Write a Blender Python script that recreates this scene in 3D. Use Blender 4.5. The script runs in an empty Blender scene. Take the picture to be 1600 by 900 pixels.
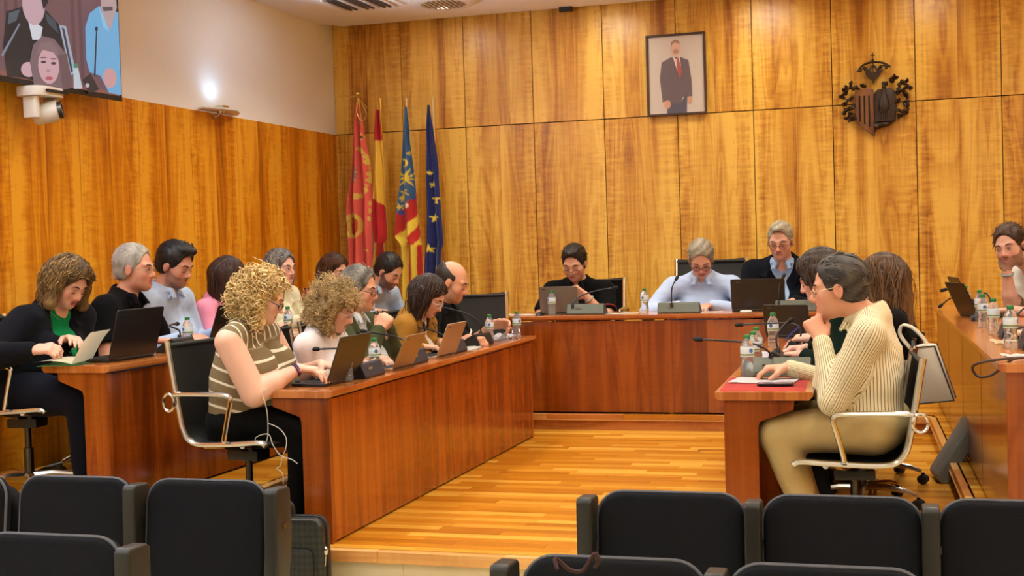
import bpy, bmesh, math, random
import numpy as np
from mathutils import Vector, Matrix
C = bpy.context.scene.collection
sc = bpy.context.scene
PI = math.pi
rnd = random.Random(7)
# ------------------------------------------------------------------ camera
cd = bpy.data.cameras.new('camera'); cam = bpy.data.objects.new('camera', cd); C.objects.link(cam)
cd.sensor_width = 36.0; cd.lens = 2008.0/1600*36; cd.clip_start = .05; cd.clip_end = 60
RM = ((0.9577163, 0.0200124, 0.2870174), (0.2860619, 0.0405254, -0.9573538), (-0.0307904, 0.9989781, 0.0330871))
m = Matrix([list(r)+[0] for r in RM]+[[0, 0, 0, 1]]); m.translation = (0, 0, 1.42)
cam.matrix_world = m
sc.camera = cam
# ------------------------------------------------------------------ world, exposure
w = bpy.data.worlds.new('world'); sc.world = w; w.use_nodes = True
w.node_tree.nodes['Background'].inputs[0].default_value = (1, .93, .85, 1)
w.node_tree.nodes['Background'].inputs[1].default_value = .1
sc.view_settings.view_transform = 'Standard'; sc.view_settings.look = 'None'
sc.view_settings.exposure = -0.08; sc.view_settings.gamma = 1.0
# ------------------------------------------------------------------ ceiling downlights (real lamps, see builder below)
def area(name, loc, size, power, col, rot=(0, 0, 0), sy=None, spread=PI):
    l = bpy.data.lights.new(name, 'AREA'); l.energy = power; l.color = col; l.size = size; l.spread = spread
    if sy: l.shape = 'RECTANGLE'; l.size_y = sy
    o = bpy.data.objects.new(name, l); o.location = loc; o.rotation_euler = rot; C.objects.link(o); return o
CEIL = 3.56
WARM = (1, .95, .84)
LAMPS = [(x, y) for y in (.6, 3.0, 5.4, 7.6, 9.6) for x in (-3.5, -1.6, .3, 2.2)]
for lx, ly in LAMPS:
    area('downlight', (lx, ly, CEIL-.035), .45, (24 if ly > 7 else (27 if ly > 4 else 16))*(.5 if lx > 1 else .8 if lx > 0 and ly > 7 else 1), WARM, spread=2.4)
for lx in (-3.9, -2.5, -1.1, .3, 1.7):                      # wall washers in the slot at the back wall
    area('wall_washer', (lx, 10.75, CEIL-.04), .30, (4, 7, 8, 4, 2)[int((lx+3.9)/1.4+.5)], (1, .92, .76), rot=(math.radians(28), 0, 0), spread=2.2)
for sx_, sy_, se_ in ((-5.05, 9.12, 4), (-4.80, 9.12, 150), (-4.93, 5.2, 420), (-4.93, 1.6, 420), (2.93, 1.6, 420), (2.93, 5.2, 420), (2.93, 9.2, 160)):      # first the seen sconce's beam, then unseen cool spots added to brighten the ceiling
    l = bpy.data.lights.new('sconce_and_fill_light', 'SPOT'); l.energy = se_; l.color = (.42, .66, 1) if se_ < 30 else (.70, .82, 1); l.spot_size = math.radians(165 if se_ < 30 else 112 if se_ == 150 else 165); l.spot_blend = 1; l.shadow_soft_size = .05
    o = bpy.data.objects.new('sconce_and_fill_light', l); o.location = (sx_, sy_, 2.66 if se_ > 30 else 2.60); C.objects.link(o)
    o.rotation_euler = Vector((.95, .3, 1) if se_ == 150 else (-.1 if sx_ < 0 else .1, 0, 1)).to_track_quat('-Z', 'Y').to_euler()
# ------------------------------------------------------------------ helpers
def tag(o, label=None, cat=None, group=None, kind=None):
    if label: o['label'] = label
    if cat: o['category'] = cat
    if group: o['group'] = group
    if kind: o['kind'] = kind
    return o
def link(name, me, parent=None, mat=None, loc=None, rot=None):
    o = bpy.data.objects.new(name, me); C.objects.link(o)
    if mat is not None and me is not None and not me.materials: me.materials.append(mat)
    if parent is not None: o.parent = parent
    if loc is not None: o.location = loc
    if rot is not None: o.rotation_euler = rot
    return o
def empty(name, loc=(0, 0, 0), rz=0, label=None, cat=None, group=None, rot=None):
    o = bpy.data.objects.new(name, None); C.objects.link(o); o.location = loc; o.empty_display_size = .1
    o.rotation_euler = rot if rot else (0, 0, rz)
    return tag(o, label, cat, group)
def smooth(me, ang=40):
    me.polygons.foreach_set('use_smooth', [True]*len(me.polygons))
    if ang: me.set_sharp_from_angle(angle=math.radians(ang))
def fin(bm, name, mat=None, parent=None, sm=True, loc=None, rot=None, bev=0, seg=2, kind=None, **k):
    me = bpy.data.meshes.new(name)
    bmesh.ops.recalc_face_normals(bm, faces=bm.faces)
    if bev: bmesh.ops.bevel(bm, geom=[e for e in bm.edges if e.calc_face_angle(0) > .5], offset=bev, segments=seg, affect='EDGES', profile=.6, clamp_overlap=True)
    bm.to_mesh(me); bm.free()
    if sm: smooth(me)
    o = link(name, me, parent, mat, loc, rot)
    return tag(o, kind=kind, **k)
def B(): return bmesh.new()
def box(bm, c, s, M=None):
    vs = [Vector((c[0]+s[0]*.5*i, c[1]+s[1]*.5*j, c[2]+s[2]*.5*k)) for i in (-1, 1) for j in (-1, 1) for k in (-1, 1)]
    if M: vs = [M @ v for v in vs]
    v = [bm.verts.new(p) for p in vs]
    for q in ((0, 1, 3, 2), (4, 6, 7, 5), (0, 4, 5, 1), (2, 3, 7, 6), (0, 2, 6, 4), (1, 5, 7, 3)): bm.faces.new([v[i] for i in q])
    return bm
def prism(bm, pts, d0, d1, ax='z', M=None):
    """closed outline pts (a,b) pushed from d0 to d1 along an axis"""
    def P(a, b, d): 
        p = {'z': (a, b, d), 'y': (a, d, b), 'x': (d, a, b)}[ax]
        return M @ Vector(p) if M else p
    A = [bm.verts.new(P(a, b, d0)) for a, b in pts]; D = [bm.verts.new(P(a, b, d1)) for a, b in pts]
    n = len(pts)
    for i in range(n): bm.faces.new((A[i], A[(i+1) % n], D[(i+1) % n], D[i]))
    bm.faces.new(A[::-1]); bm.faces.new(D)
    return bm
def tube(bm, pts, r, seg=8, closed=False, cap=True):
    pts = [Vector(p) for p in pts]; n = len(pts); R = r if hasattr(r, '__len__') else [r]*n
    rings = []; up = None
    for i, p in enumerate(pts):
        t = (pts[(i+1) % n]-pts[i-1]) if closed else (pts[min(i+1, n-1)]-pts[max(i-1, 0)])
        t.normalize()
        if up is None: up = Vector((0, 0, 1)) if abs(t.z) < .9 else Vector((1, 0, 0))
        a = t.cross(up).normalized(); up = a.cross(t).normalized()
        rings.append([bm.verts.new(p+R[i]*(math.cos(2*PI*k/seg)*a+math.sin(2*PI*k/seg)*up)) for k in range(seg)])
    for i in range(n if closed else n-1):
        A, D = rings[i], rings[(i+1) % n]
        for k in range(seg): bm.faces.new((A[k], A[(k+1) % seg], D[(k+1) % seg], D[k]))
    if cap and not closed: bm.faces.new(rings[0][::-1]); bm.faces.new(rings[-1])
    return bm
def lathe(bm, prof, seg=16, c=(0, 0, 0), M=None):
    rings = []
    for r, z in prof:
        ring = []
        for k in range(seg):
            p = Vector((c[0]+r*math.cos(2*PI*k/seg), c[1]+r*math.sin(2*PI*k/seg), c[2]+z))
            ring.append(bm.verts.new(M @ p if M else p))
        rings.append(ring)
    for A, D in zip(rings, rings[1:]):
        for k in range(seg): bm.faces.new((A[k], A[(k+1) % seg], D[(k+1) % seg], D[k]))
    bm.faces.new(rings[0][::-1]); bm.faces.new(rings[-1])
    return bm
def ball(bm, c, r, M=None, u=12, v=8):
    mm = Matrix.Translation(c) @ (M or Matrix()) @ Matrix.Diagonal((*(r if hasattr(r, '__len__') else (r, r, r)), 1))
    bmesh.ops.create_uvsphere(bm, u_segments=u, v_segments=v, radius=1, matrix=mm); return bm
def rrect(w, h, r, n=5, cx=0, cy=0):
    out = []
    for sx, sy, a0 in ((1, 1, 0), (-1, 1, 90), (-1, -1, 180), (1, -1, 270)):
        for k in range(n+1):
            a = math.radians(a0+90*k/n); out.append((cx+sx*(w/2-r)+r*math.cos(a), cy+sy*(h/2-r)+r*math.sin(a)))
    return out
def curve(pts, n=6, closed=False):
    """Catmull-Rom through points"""
    P = [Vector(p) for p in pts]; out = []; N = len(P)
    g = (lambda i: P[i % N]) if closed else (lambda i: P[max(0, min(N-1, i))])
    for i in range(N if closed else N-1):
        a, b, c, d = g(i-1), g(i), g(i+1), g(i+2)
        for k in range(n):
            t = k/n; out.append(.5*((2*b)+(c-a)*t+(2*a-5*b+4*c-d)*t*t+(3*b-a-3*c+d)*t**3))
    if not closed: out.append(P[-1])
    return out
def copy_tree(o, parent=None):
    c = o.copy(); C.objects.link(c); c.parent = parent
    for ch in list(o.children): copy_tree(ch, c)
    return c
# ------------------------------------------------------------------ materials
def lin(c):
    return tuple(((x/255+.055)/1.055)**2.4 if x/255 > .04045 else x/255/12.92 for x in c)
class NT:
    def __init__(s, name):
        s.m = bpy.data.materials.new(name); s.m.use_nodes = True; s.t = s.m.node_tree; s.n = s.t.nodes
        s.p = s.n['Principled BSDF']
    def node(s, typ, **k):
        n = s.n.new(typ)
        for a, v in k.items(): setattr(n, a, v)
        return n
    def L(s, a, b): s.t.links.new(a, b)
    def math(s, op, a, b=None, c=None, clamp=False):
        n = s.n.new('ShaderNodeMath'); n.operation = op; n.use_clamp = clamp
        for i, x in enumerate((a, b, c)):
            if x is None: continue
            if isinstance(x, (int, float)): n.inputs[i].default_value = x
            else: s.L(x, n.inputs[i])
        return n.outputs[0]
    def mix(s, f, a, b):
        n = s.n.new('ShaderNodeMix'); n.data_type = 'RGBA'
        for i, x in ((0, f), (6, a), (7, b)):
            if isinstance(x, (int, float)): n.inputs[i].default_value = x
            elif isinstance(x, tuple): n.inputs[i].default_value = (*x, 1) if len(x) == 3 else x
            else: s.L(x, n.inputs[i])
        return n.outputs[2]
    def noise(s, vec, sc=5, det=2, rough=.5, dist=0):
        n = s.n.new('ShaderNodeTexNoise'); n.inputs['Scale'].default_value = sc; n.inputs['Detail'].default_value = det
        n.inputs['Roughness'].default_value = rough; n.inputs['Distortion'].default_value = dist
        if vec is not None: s.L(vec, n.inputs['Vector'])
        return n.outputs['Fac']
    def xyz(s, v):
        n = s.n.new('ShaderNodeSeparateXYZ'); s.L(v, n.inputs[0]); return n.outputs
    def comb(s, x, y, z):
        n = s.n.new('ShaderNodeCombineXYZ')
        for i, v in enumerate((x, y, z)):
            if isinstance(v, (int, float)): n.inputs[i].default_value = v
            else: s.L(v, n.inputs[i])
        return n.outputs[0]
    def bump(s, h, st=.2, d=.01):
        n = s.n.new('ShaderNodeBump'); n.inputs['Strength'].default_value = st; n.inputs['Distance'].default_value = d
        s.L(h, n.inputs['Height']); s.L(n.outputs[0], s.p.inputs['Normal'])
def plain(name, col, rough=.5, metal=0, spec=.5, nz=0, nsc=40, bump=0, coat=0, sheen=0):
    k = NT(name); c = lin(col); k.p.inputs['Roughness'].default_value = rough; k.p.inputs['Metallic'].default_value = metal
    k.p.inputs['Specular IOR Level'].default_value = spec; k.p.inputs['Coat Weight'].default_value = coat
    k.p.inputs['Sheen Weight'].default_value = sheen
    tc = k.node('ShaderNodeTexCoord').outputs['Object']
    f = k.noise(tc, nsc, 3)
    k.L(k.mix(k.math('MULTIPLY', f, nz or .12), c, tuple(x*.45 for x in c)), k.p.inputs['Base Color'])
    if bump: k.bump(f, bump, .004)
    return k.m
def wood(name, dark, mid, light, along='z', across='x', leaf=.225, rough=.32, fine=1.0, rings=1.0, coat=.0, cross=1.0, third=None, edge=0):
    """veneer: book-matched leaves across, cathedral figure along"""
    k = NT(name)
    tc = k.node('ShaderNodeTexCoord').outputs['Object']; X = k.xyz(tc); I = {'x': 0, 'y': 1, 'z': 2}
    a, l = X[I[across]], X[I[along]]
    rn = k.node('ShaderNodeObjectInfo').outputs['Random']
    u = k.math('PINGPONG', k.math('ADD', a, k.math('MULTIPLY', rn, .12 if edge else 3.1)), leaf)
    er = k.math('DIVIDE', k.math('ABSOLUTE', a), leaf)
    cell = k.math('FLOOR', k.math('DIVIDE', a, leaf*2))
    off = k.math('ADD', k.math('MULTIPLY', rn, 37.), k.math('MULTIPLY', cell, 3.7))
    v1 = k.comb(k.math('MULTIPLY', u, 5.5*rings), k.math('ADD', k.math('MULTIPLY', l, .55), off), off)
    n1 = k.noise(v1, 1, 1.5, .45, .6)
    r = k.math('FRACT', k.math('MULTIPLY', n1, 8.))
    ring = k.math('SMOOTH_MIN', r, k.math('MULTIPLY', k.math('SUBTRACT', 1., r), 3.), .2)
    v2 = k.comb(k.math('MULTIPLY', u, 70*fine), k.math('ADD', k.math('MULTIPLY', l, 1.6), off), 0.)
    n2 = k.noise(v2, 1, 3, .6)
    v3 = k.comb(k.math('MULTIPLY', u, 9), k.math('MULTIPLY', l, 34), off)
    n3 = k.noise(v3, 1, 2, .5, .5)
    v4 = k.comb(k.math('MULTIPLY', u, 7), k.math('MULTIPLY', l, .25), off)
    n4 = k.noise(v4, 1, 1, .5)
    s = k.math('ADD', k.math('MULTIPLY', n1, .5), k.math('MULTIPLY', ring, .22))
    s = k.math('ADD', s, k.math('MULTIPLY', n2, .36)); s = k.math('ADD', s, k.math('MULTIPLY', n3, .16*cross))
    s = k.math('ADD', s, k.math('MULTIPLY', n4, 1.0))
    if edge:                                            # leaves are matched at the panel edges: sapwood outside, dark heart in the middle
        s = k.math('ADD', s, k.math('MULTIPLY', k.math('SUBTRACT', k.math('POWER', er, 3.5), .20), edge))
        s = k.math('ADD', s, k.math('MULTIPLY', k.math('MULTIPLY', k.math('SUBTRACT', n3, .5), k.math('POWER', er, 2.)), .45))
        s = k.math('SUBTRACT', s, k.math('MULTIPLY', k.math('LESS_THAN', k.math('ABSOLUTE', k.math('SUBTRACT', a, k.math('MULTIPLY', k.math('SUBTRACT', n1, .5), .12))), .012), edge*.4))
    cr = k.node('ShaderNodeValToRGB'); k.L(k.math('SUBTRACT', s, .505), cr.inputs[0])
    e = cr.color_ramp.elements; e[0].position = .27; e[0].color = (*lin(dark), 1); e[1].position = .76; e[1].color = (*lin(light), 1)
    x = e.new(.5); x.color = (*lin(mid), 1)
    k.L(cr.outputs[0], k.p.inputs['Base Color'])
    k.p.inputs['Roughness'].default_value = rough; k.p.inputs['Coat Weight'].default_value = coat; k.p.inputs['Coat Roughness'].default_value = .12
    k.bump(n2, .05, .002)
    return k.m
M = {}
M['wall_back'] = wood('cherry_veneer_back', (152, 88, 16), (206, 146, 46), (238, 190, 82), 'z', 'x', .34, edge=.08)
M['wall_left'] = wood('cherry_veneer_left', (160, 84, 4), (206, 124, 10), (236, 166, 42), 'z', 'y', .35, edge=.36)
M['desk'] = wood('desk_veneer', (104, 44, 6), (132, 60, 10), (158, 80, 22), 'z', 'x', .26, rough=.25, coat=.3, rings=.8)
M['desk_y'] = wood('desk_veneer_side', (104, 44, 6), (132, 60, 10), (158, 80, 22), 'z', 'y', .26, rough=.22, coat=.4, rings=.8)
M['top_y'] = wood('desk_top_y', (136, 68, 24), (168, 92, 38), (194, 120, 58), 'y', 'x', .3, rough=.22, coat=.4)
M['top_x'] = wood('desk_top_x', (136, 68, 24), (168, 92, 38), (194, 120, 58), 'x', 'y', .3, rough=.22, coat=.4)
M['riser'] = wood('riser_wood', (128, 60, 18), (160, 86, 30), (190, 118, 52), 'x', 'z', .3, rough=.35)
M['nosing'] = wood('nosing_wood', (176, 112, 50), (206, 146, 76), (228, 176, 104), 'x', 'z', .3, rough=.3)
def plankmat(name, rnd_src, tone=1.0):
    k = NT(name)
    if rnd_src == 'obj': rn = k.node('ShaderNodeObjectInfo').outputs['Random']
    else: rn = k.node('ShaderNodeAttribute', attribute_name='rnd').outputs['Fac']
    g = k.node('ShaderNodeNewGeometry').outputs['Position']; X = k.xyz(g)
    off = k.math('MULTIPLY', rn, 60.)
    n = k.noise(k.comb(k.math('ADD', k.math('MULTIPLY', X[0], 2.2), off), k.math('MULTIPLY', X[1], 60), off), 1, 3, .6, .3)
    s = k.math('ADD', k.math('MULTIPLY', rn, .62), k.math('MULTIPLY', n, .55))
    cr = k.node('ShaderNodeValToRGB'); k.L(s, cr.inputs[0]); e = cr.color_ramp.elements
    e[0].position = .15; e[0].color = (*lin(tuple(c*tone for c in (166, 96, 14))), 1); e[1].position = .95; e[1].color = (*lin(tuple(min(255, c*tone) for c in (234, 180, 70))), 1)
    x = e.new(.55); x.color = (*lin(tuple(c*tone for c in (204, 132, 28))), 1)
    k.L(cr.outputs[0], k.p.inputs['Base Color']); k.p.inputs['Roughness'].default_value = .27
    k.p.inputs['Coat Weight'].default_value = .25; k.p.inputs['Coat Roughness'].default_value = .15
    return k.m
M['plank'] = plankmat('parquet_plank', 'obj'); M['plank_far'] = plankmat('parquet_far', 'attr')
M['gap'] = plain('dark_gap', (22, 12, 6), .9)
M['plaster'] = plain('white_plaster', (242, 240, 232), .9, nz=.02, nsc=3)
M['ceil'] = plain('ceiling_white', (244, 243, 242), .9, nz=.01, nsc=3)
M['marble'] = plain('beige_marble', (216, 200, 160), .35, nz=.3, nsc=6)
M['chrome'] = plain('polished_aluminium', (205, 203, 200), .18, 1)
M['steel'] = plain('dark_steel', (90, 88, 84), .35, 1)
M['black'] = plain('black_plastic', (22, 22, 24), .45)
M['blackm'] = plain('black_matte', (14, 14, 15), .8)
M['mesh'] = plain('charcoal_mesh', (34, 33, 30), .7, nz=.3, nsc=260, bump=.3)
M['seat'] = plain('charcoal_upholstery', (25, 26, 31), .95, nz=.6, nsc=160, bump=.35, spec=.15)
M['piping'] = plain('grey_piping', (84, 86, 94), .7)
M['arm'] = plain('olive_black_leather', (30, 30, 27), .42, nz=.1)
M['paper'] = plain('paper', (236, 234, 228), .9, nz=.02)
M['white'] = plain('white_plastic', (226, 222, 214), .4, nz=.03)
M['miclid'] = plain('grey_green_metal', (92, 96, 84), .4, .3)
M['micblue'] = plain('dark_blue_plastic', (34, 44, 62), .4)
M['gold'] = plain('brass', (226, 190, 100), .3, 1)
# ================================================================== THE SETTING
XL, YB, ZD, ZF = -5.18, 11.5, .12, -.25
wf = tag(empty('floor'), kind='structure')
bm = B(); box(bm, ((-3.42+.36)/2, 7.55, -.035), (3.78, 3.92, .05)); fin(bm, 'subfloor', M['gap'], wf, sm=False)
unit = bpy.data.meshes.new('plank'); bm = B(); box(bm, (0, 0, 0), (1, 1, 1)); bm.to_mesh(unit); bm.free(); unit.materials.append(M['plank'])
rows = []; pw = .075
def rowgen(x0, x1, y0, y1, seed):
    r = random.Random(seed); out = []
    y = y0
    while y < y1-.01:
        h = min(pw, y1-y); x = x0-r.random()*.6
        while x < x1:
            l = r.choice((.45, .6, .75, .9)); a, b = max(x, x0), min(x+l, x1)
            if b-a > .02: out.append(((a+b)/2, y+h/2, b-a, h))
            x += l
        y += h
    return out
pl = rowgen(-3.42, .34, 5.6, 9.5, 3)
pl.sort(key=lambda p: p[1])
seen = [p for p in pl if (p[0]+p[2]/2 > -2.65 and p[0]-p[2]/2 < -.45) or p[0] > -.1]
near = seen[:300]; rest = [p for p in pl if p not in near]
for x, y, lx, h in near:
    o = link('plank', unit, wf); o.location = (x, y, -.005); o.scale = (lx-.0016, h-.0016, .010)
def plankstuff(name, lst, z, parent, mat):
    bm = B(); ly = bm.faces.layers.float.new('rnd')
    for x, y, lx, h in lst:
        n0 = len(bm.faces); box(bm, (x, y, z-.005), (lx-.0016, h-.0016, .010)); bm.faces.ensure_lookup_table(); v = rnd.random()
        for f in bm.faces[n0:]: f[ly] = v
    me = bpy.data.meshes.new(name); bm.to_mesh(me); bm.free()
    return tag(link(name, me, parent, mat), kind='stuff')
plankstuff('far_planks', rest, 0, wf, M['plank_far'])
# stage front: wooden nosing over a marble riser
sf = tag(empty('trim_1'), kind='structure')
x = -3.42; i = 0
for l in (1.05, .62, .95, .66, .8, .62, .9): 
    bm = B(); box(bm, (x+l/2, 5.585, -.028), (l-.002, .05, .056)); fin(bm, 'nosing', M['nosing'], sf, sm=False, bev=.002, seg=1); x += l
x = -3.42
for l in (.55, .62, .6, .62, .6, .6, .6, .6, .6):
    bm = B(); box(bm, (x+l/2, 5.60, -.153), (l-.002, .03, .194)); fin(bm, 'tile', M['marble'], sf, sm=False); x += l
bm = B(); box(bm, (-1, 5.7, -.15), (9, .15, .22)); fin(bm, 'backing', M['gap'], sf, sm=False)
fl = tag(fin(box(B(), (-1, 2.0, ZF-.02), (9, 7.2, .04)), 'floor_hall', M['marble'], sm=False), kind='structure')
# dais: U-shaped raised floor
dz = tag(empty('floor_dais'), kind='structure')
E1 = [(-3.42, 5.6), (-3.35, 9.5)]; E2 = [(.35, 5.6), (.22, 9.5)]
def slab(name, pts, z0, z1, mat, parent, **k): return fin(prism(B(), pts, z0, z1, 'z'), name, mat, parent, sm=False, **k)
slab('dais_base', [(-5.18, 5.6), (-3.46, 5.6), (-3.39, 9.54), (-5.18, 9.54)], 0, ZD-.011, M['gap'], dz)
slab('dais_base', [(.39, 5.6), (3.2, 5.6), (3.2, 9.54), (.26, 9.54)], 0, ZD-.011, M['gap'], dz)
slab('dais_base', [(-5.18, 9.54), (3.2, 9.54), (3.2, 11.5), (-5.18, 11.5)], 0, ZD-.011, M['gap'], dz)
lst = []
for j in range(54): lst += rowgen(.235+(54-j)*.0024, 1.5, 5.6+j*.074, 5.6+j*.074+.0738, 50+j)
lst = lst + rowgen(-5.1, 1.5, 9.6, 11.5, 6) + [p for p in rowgen(-5.1, -3.44, 5.6, 9.6, 8)]
plankstuff('planks', lst, ZD, dz, M['plank_far'])
def riser(a, b, inward, nm):
    a = Vector((*a, 0)); b = Vector((*b, 0)); d = (b-a).normalized(); n = Vector(inward)
    ang = math.atan2(d.y, d.x); L = (b-a).length
    root = tag(empty(nm, a, ang), kind='structure')
    s = 1 if Vector((-d.y, d.x, 0)).dot(n) > 0 else -1
    fin(box(B(), (L/2, -s*.02, .0375), (L, .04, .075)), 'riser_board', M['riser'], root, sm=False)
    fin(box(B(), (L/2, 0, .0775), (L+.02, .052, .006)), 'trim_strip', M['nosing'], root, sm=False)
    x = 0
    r = random.Random(len(nm)+int(L*10))
    while x < L-.01:
        l = min(r.choice((.6, .75, .9)), L-x)
        fin(box(B(), (x+l/2, -s*.006, .1005), (l-.0015, .05, .039)), 'nosing', r.choice((M['riser'], M['nosing'], M['plank_far'])), root, sm=False, bev=.002, seg=1); x += l
    return root
riser((-3.35, 9.5), (.22, 9.5), (0, -1, 0), 'trim_2')
riser((.22, 9.5), (.35, 5.6), (-1, 0, 0), 'trim_3')
riser((-3.42, 5.6), (-3.35, 9.5), (1, 0, 0), 'trim_4')
# walls
def rect(name, c, s, mat, parent=None, **k): return fin(box(B(), c, s), name, mat, parent, sm=False, **k)
wb = tag(empty('wall_back'), kind='structure')
rect('backing', (-1, YB+.035, 1.9), (8.5, .05, 4), M['gap'], wb)
sx = [-5.18, -4.48, -3.85, -3.185, -2.52, -1.85, -1.18, -.503, .184, .867, 1.55, 2.23, 2.9, 3.2]
for a, b in zip(sx, sx[1:]):
    for z0, z1 in ((ZD, 2.537), (2.545, 3.7)):
        o = fin(box(B(), (0, 0, 0), (b-a-.007, .02, z1-z0)), 'panel', M['wall_back'], wb, sm=False, loc=((a+b)/2, YB, (z0+z1)/2), bev=.0015, seg=1)
wl = tag(empty('wall_left'), kind='structure')
rect('backing', (XL-.035, 5, 1.4), (.05, 14, 2.3), M['gap'], wl)
sy = [11.49, 10.93, 10.23, 9.52, 8.79, 8.07, 7.37, 6.66, 5.95, 5.24, 4.5, 3.8, 3.1]
for a, b in zip(sy[1:], sy):
    fin(box(B(), (0, 0, 0), (.02, b-a-.007, 2.54-ZD)), 'panel', M['wall_left'], wl, sm=False, loc=(XL, (a+b)/2, (2.54+ZD)/2), bev=.0015, seg=1)
rect('plaster', (XL-.03, 5, 3.15), (.06, 14, 1.22), M['plaster'], wl)
rect('plaster_lower', (XL-.03, .5, 1.2), (.06, 5.2, 2.9), M['plaster'], wl)
rect('wall_right', (3.23, 5, 1.7), (.06, 14, 4.1), M['wall_left'], kind='structure')
rect('wall_rear', (-1, -1.6, 1.7), (8.5, .06, 4.1), M['plaster'], kind='structure')
cl = tag(empty('ceiling'), kind='structure')
slab('ceiling_board', [(-5.22, -1.6), (3.25, -1.6), (3.25, 11.44), (-5.02, 11.40), (-5.19, 11.18)], CEIL, CEIL+.05, M['ceil'], cl)
rect('upper_void', (-1, 5, 3.9), (8.6, 13.4, .05), M['blackm'], cl)
# ceiling downlight fittings
fr = bpy.data.meshes.new('downlight_frame'); bm = B()
for (cx, cy, w_, h_) in ((0, .25, .54, .03), (0, -.25, .54, .03), (.25, 0, .03, .47), (-.25, 0, .03, .47)): box(bm, (cx, cy, 0), (w_, h_, .03))
bm.to_mesh(fr); bm.free(); fr.materials.append(M['white'])
for lx, ly in LAMPS:
    link('downlight_frame', fr, cl, None, (lx, ly, CEIL-.012))
# vents
v = empty('ceiling_vent', (-4.38, 10.30, CEIL), 0, 'white square slatted air vent in the ceiling near the corner', 'vent')
fin(prism(B(), rrect(.62, .62, .01), -.012, -.001, 'z'), 'frame', M['ceil'], v, sm=False)
for k in range(10):
    fin(box(B(), (-.24+.053*k, 0, -.022), (.018, .52, .014), Matrix.Rotation(0, 4, 'Y')), 'slat', M['steel'] if k % 3 else M['white'], v, sm=False)
v = empty('ceiling_vent', (-3.72, 10.60, CEIL), 0, 'round white ceiling diffuser with brown louvre lines', 'vent')
fin(lathe(B(), [(.3, -.002), (.31, -.014), (.27, -.03), (.20, -.034), (.2, -.02)], 32), 'ring', M['white'], v)
louv = plain('tan_louvre', (176, 150, 112), .6)
for k in range(9):
    h = math.sqrt(max(.001, .19**2-(-.16+.04*k)**2)); fin(box(B(), (-.16+.04*k, 0, -.036), (.014, 2*h, .01)), 'slat', louv, v, sm=False)
dd = rect('alarm_sensor', (-2.82, 11.38, CEIL-.02), (.12, .06, .04), M['black'], label='small black sensor box at the ceiling edge over the wood wall', cat='sensor')
# ================================================================== DESKS
def desk(nm, A, Bp, z0, user, label, matf, matt, wd=.38, ends=(1, 1)):
    """A, Bp: ends of the front face line; user: unit vector towards the sitters"""
    A = Vector((*A, 0)); Bp = Vector((*Bp, 0)); u = Vector((*user, 0))
    d = (Bp-A).normalized()
    if Vector((d.y, -d.x, 0)).dot(u) < 0: A, Bp = Bp, A; d = -d        # local y along d, local x towards the user
    L = (Bp-A).length; rz = math.atan2(d.y, d.x)-PI/2
    r = empty('desk', (A.x, A.y, z0), rz, label, 'desk')
    h = .75
    fin(box(B(), (.012, L/2, h/2-.018), (.022, L-.004, h-.045-.012)), 'front_panel', matf, r, sm=False)
    fin(box(B(), (.03, L/2, .006), (.02, L-.02, .012)), 'plinth', M['gap'], r, sm=False)
    prof = [(-.035, h-.022), (-.035, h), (wd, h), (wd+.006, h-.006), (wd+.006, h-.02), (wd-.012, h-.038), (.0, h-.038), (-.022, h-.034)]
    fin(prism(B(), prof, -.02, L+.02, 'y'), 'worktop', matt, r, sm=False, bev=.003, seg=2)
    ep = [(0, 0), (.147, 0)] + [(.147+.018*(1-math.cos(t)), .575+.045*math.sin(t)) for t in [k*PI/2/5 for k in range(6)]] + [(.30, .668), (.305, h-.04), (0, h-.04)]
    for s, (y0, y1) in zip(ends, ((0, .035), (L-.035, L))):
        fin(prism(B(), ep, y0, y1, 'y'), 'end_panel', M['desk'], r, sm=False, bev=.0015, seg=1)
    n = max(1, round(L/1.2))
    for k in range(1, n):
        fin(prism(B(), ep, L*k/n-.012, L*k/n+.012, 'y'), 'support_panel', M['desk'], r, sm=False)
    return r
desk('inner left', (-2.64, 5.66), (-2.594, 9.10), 0, (-1, 0), 'long cherry wood desk on the floor at the left, nearest to the open middle', M['desk_y'], M['top_y'])
desk('inner right', (-.742, 5.66), (-.80, 9.10), 0, (1, 0), 'cherry wood desk with a red folder on its end, right of the open middle', M['desk_y'], M['top_y'])
desk('outer left', (-3.887, 5.69), (-3.72, 9.75), ZD, (-1, 0), 'cherry wood desk on the raised step by the left wall', M['desk_y'], M['top_y'])
desk('outer right', (.425, 5.66), (.285, 10.2), ZD, (1, 0), 'cherry wood desk on the raised step at the right edge of the picture', M['desk_y'], M['top_y'], wd=.42)
desk('rear', (-2.96, 9.54), (-.32, 9.54), ZD, (0, 1), 'wide cherry wood head desk in front of the panelled back wall', M['desk_y'], M['top_y'], wd=.5)
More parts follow.
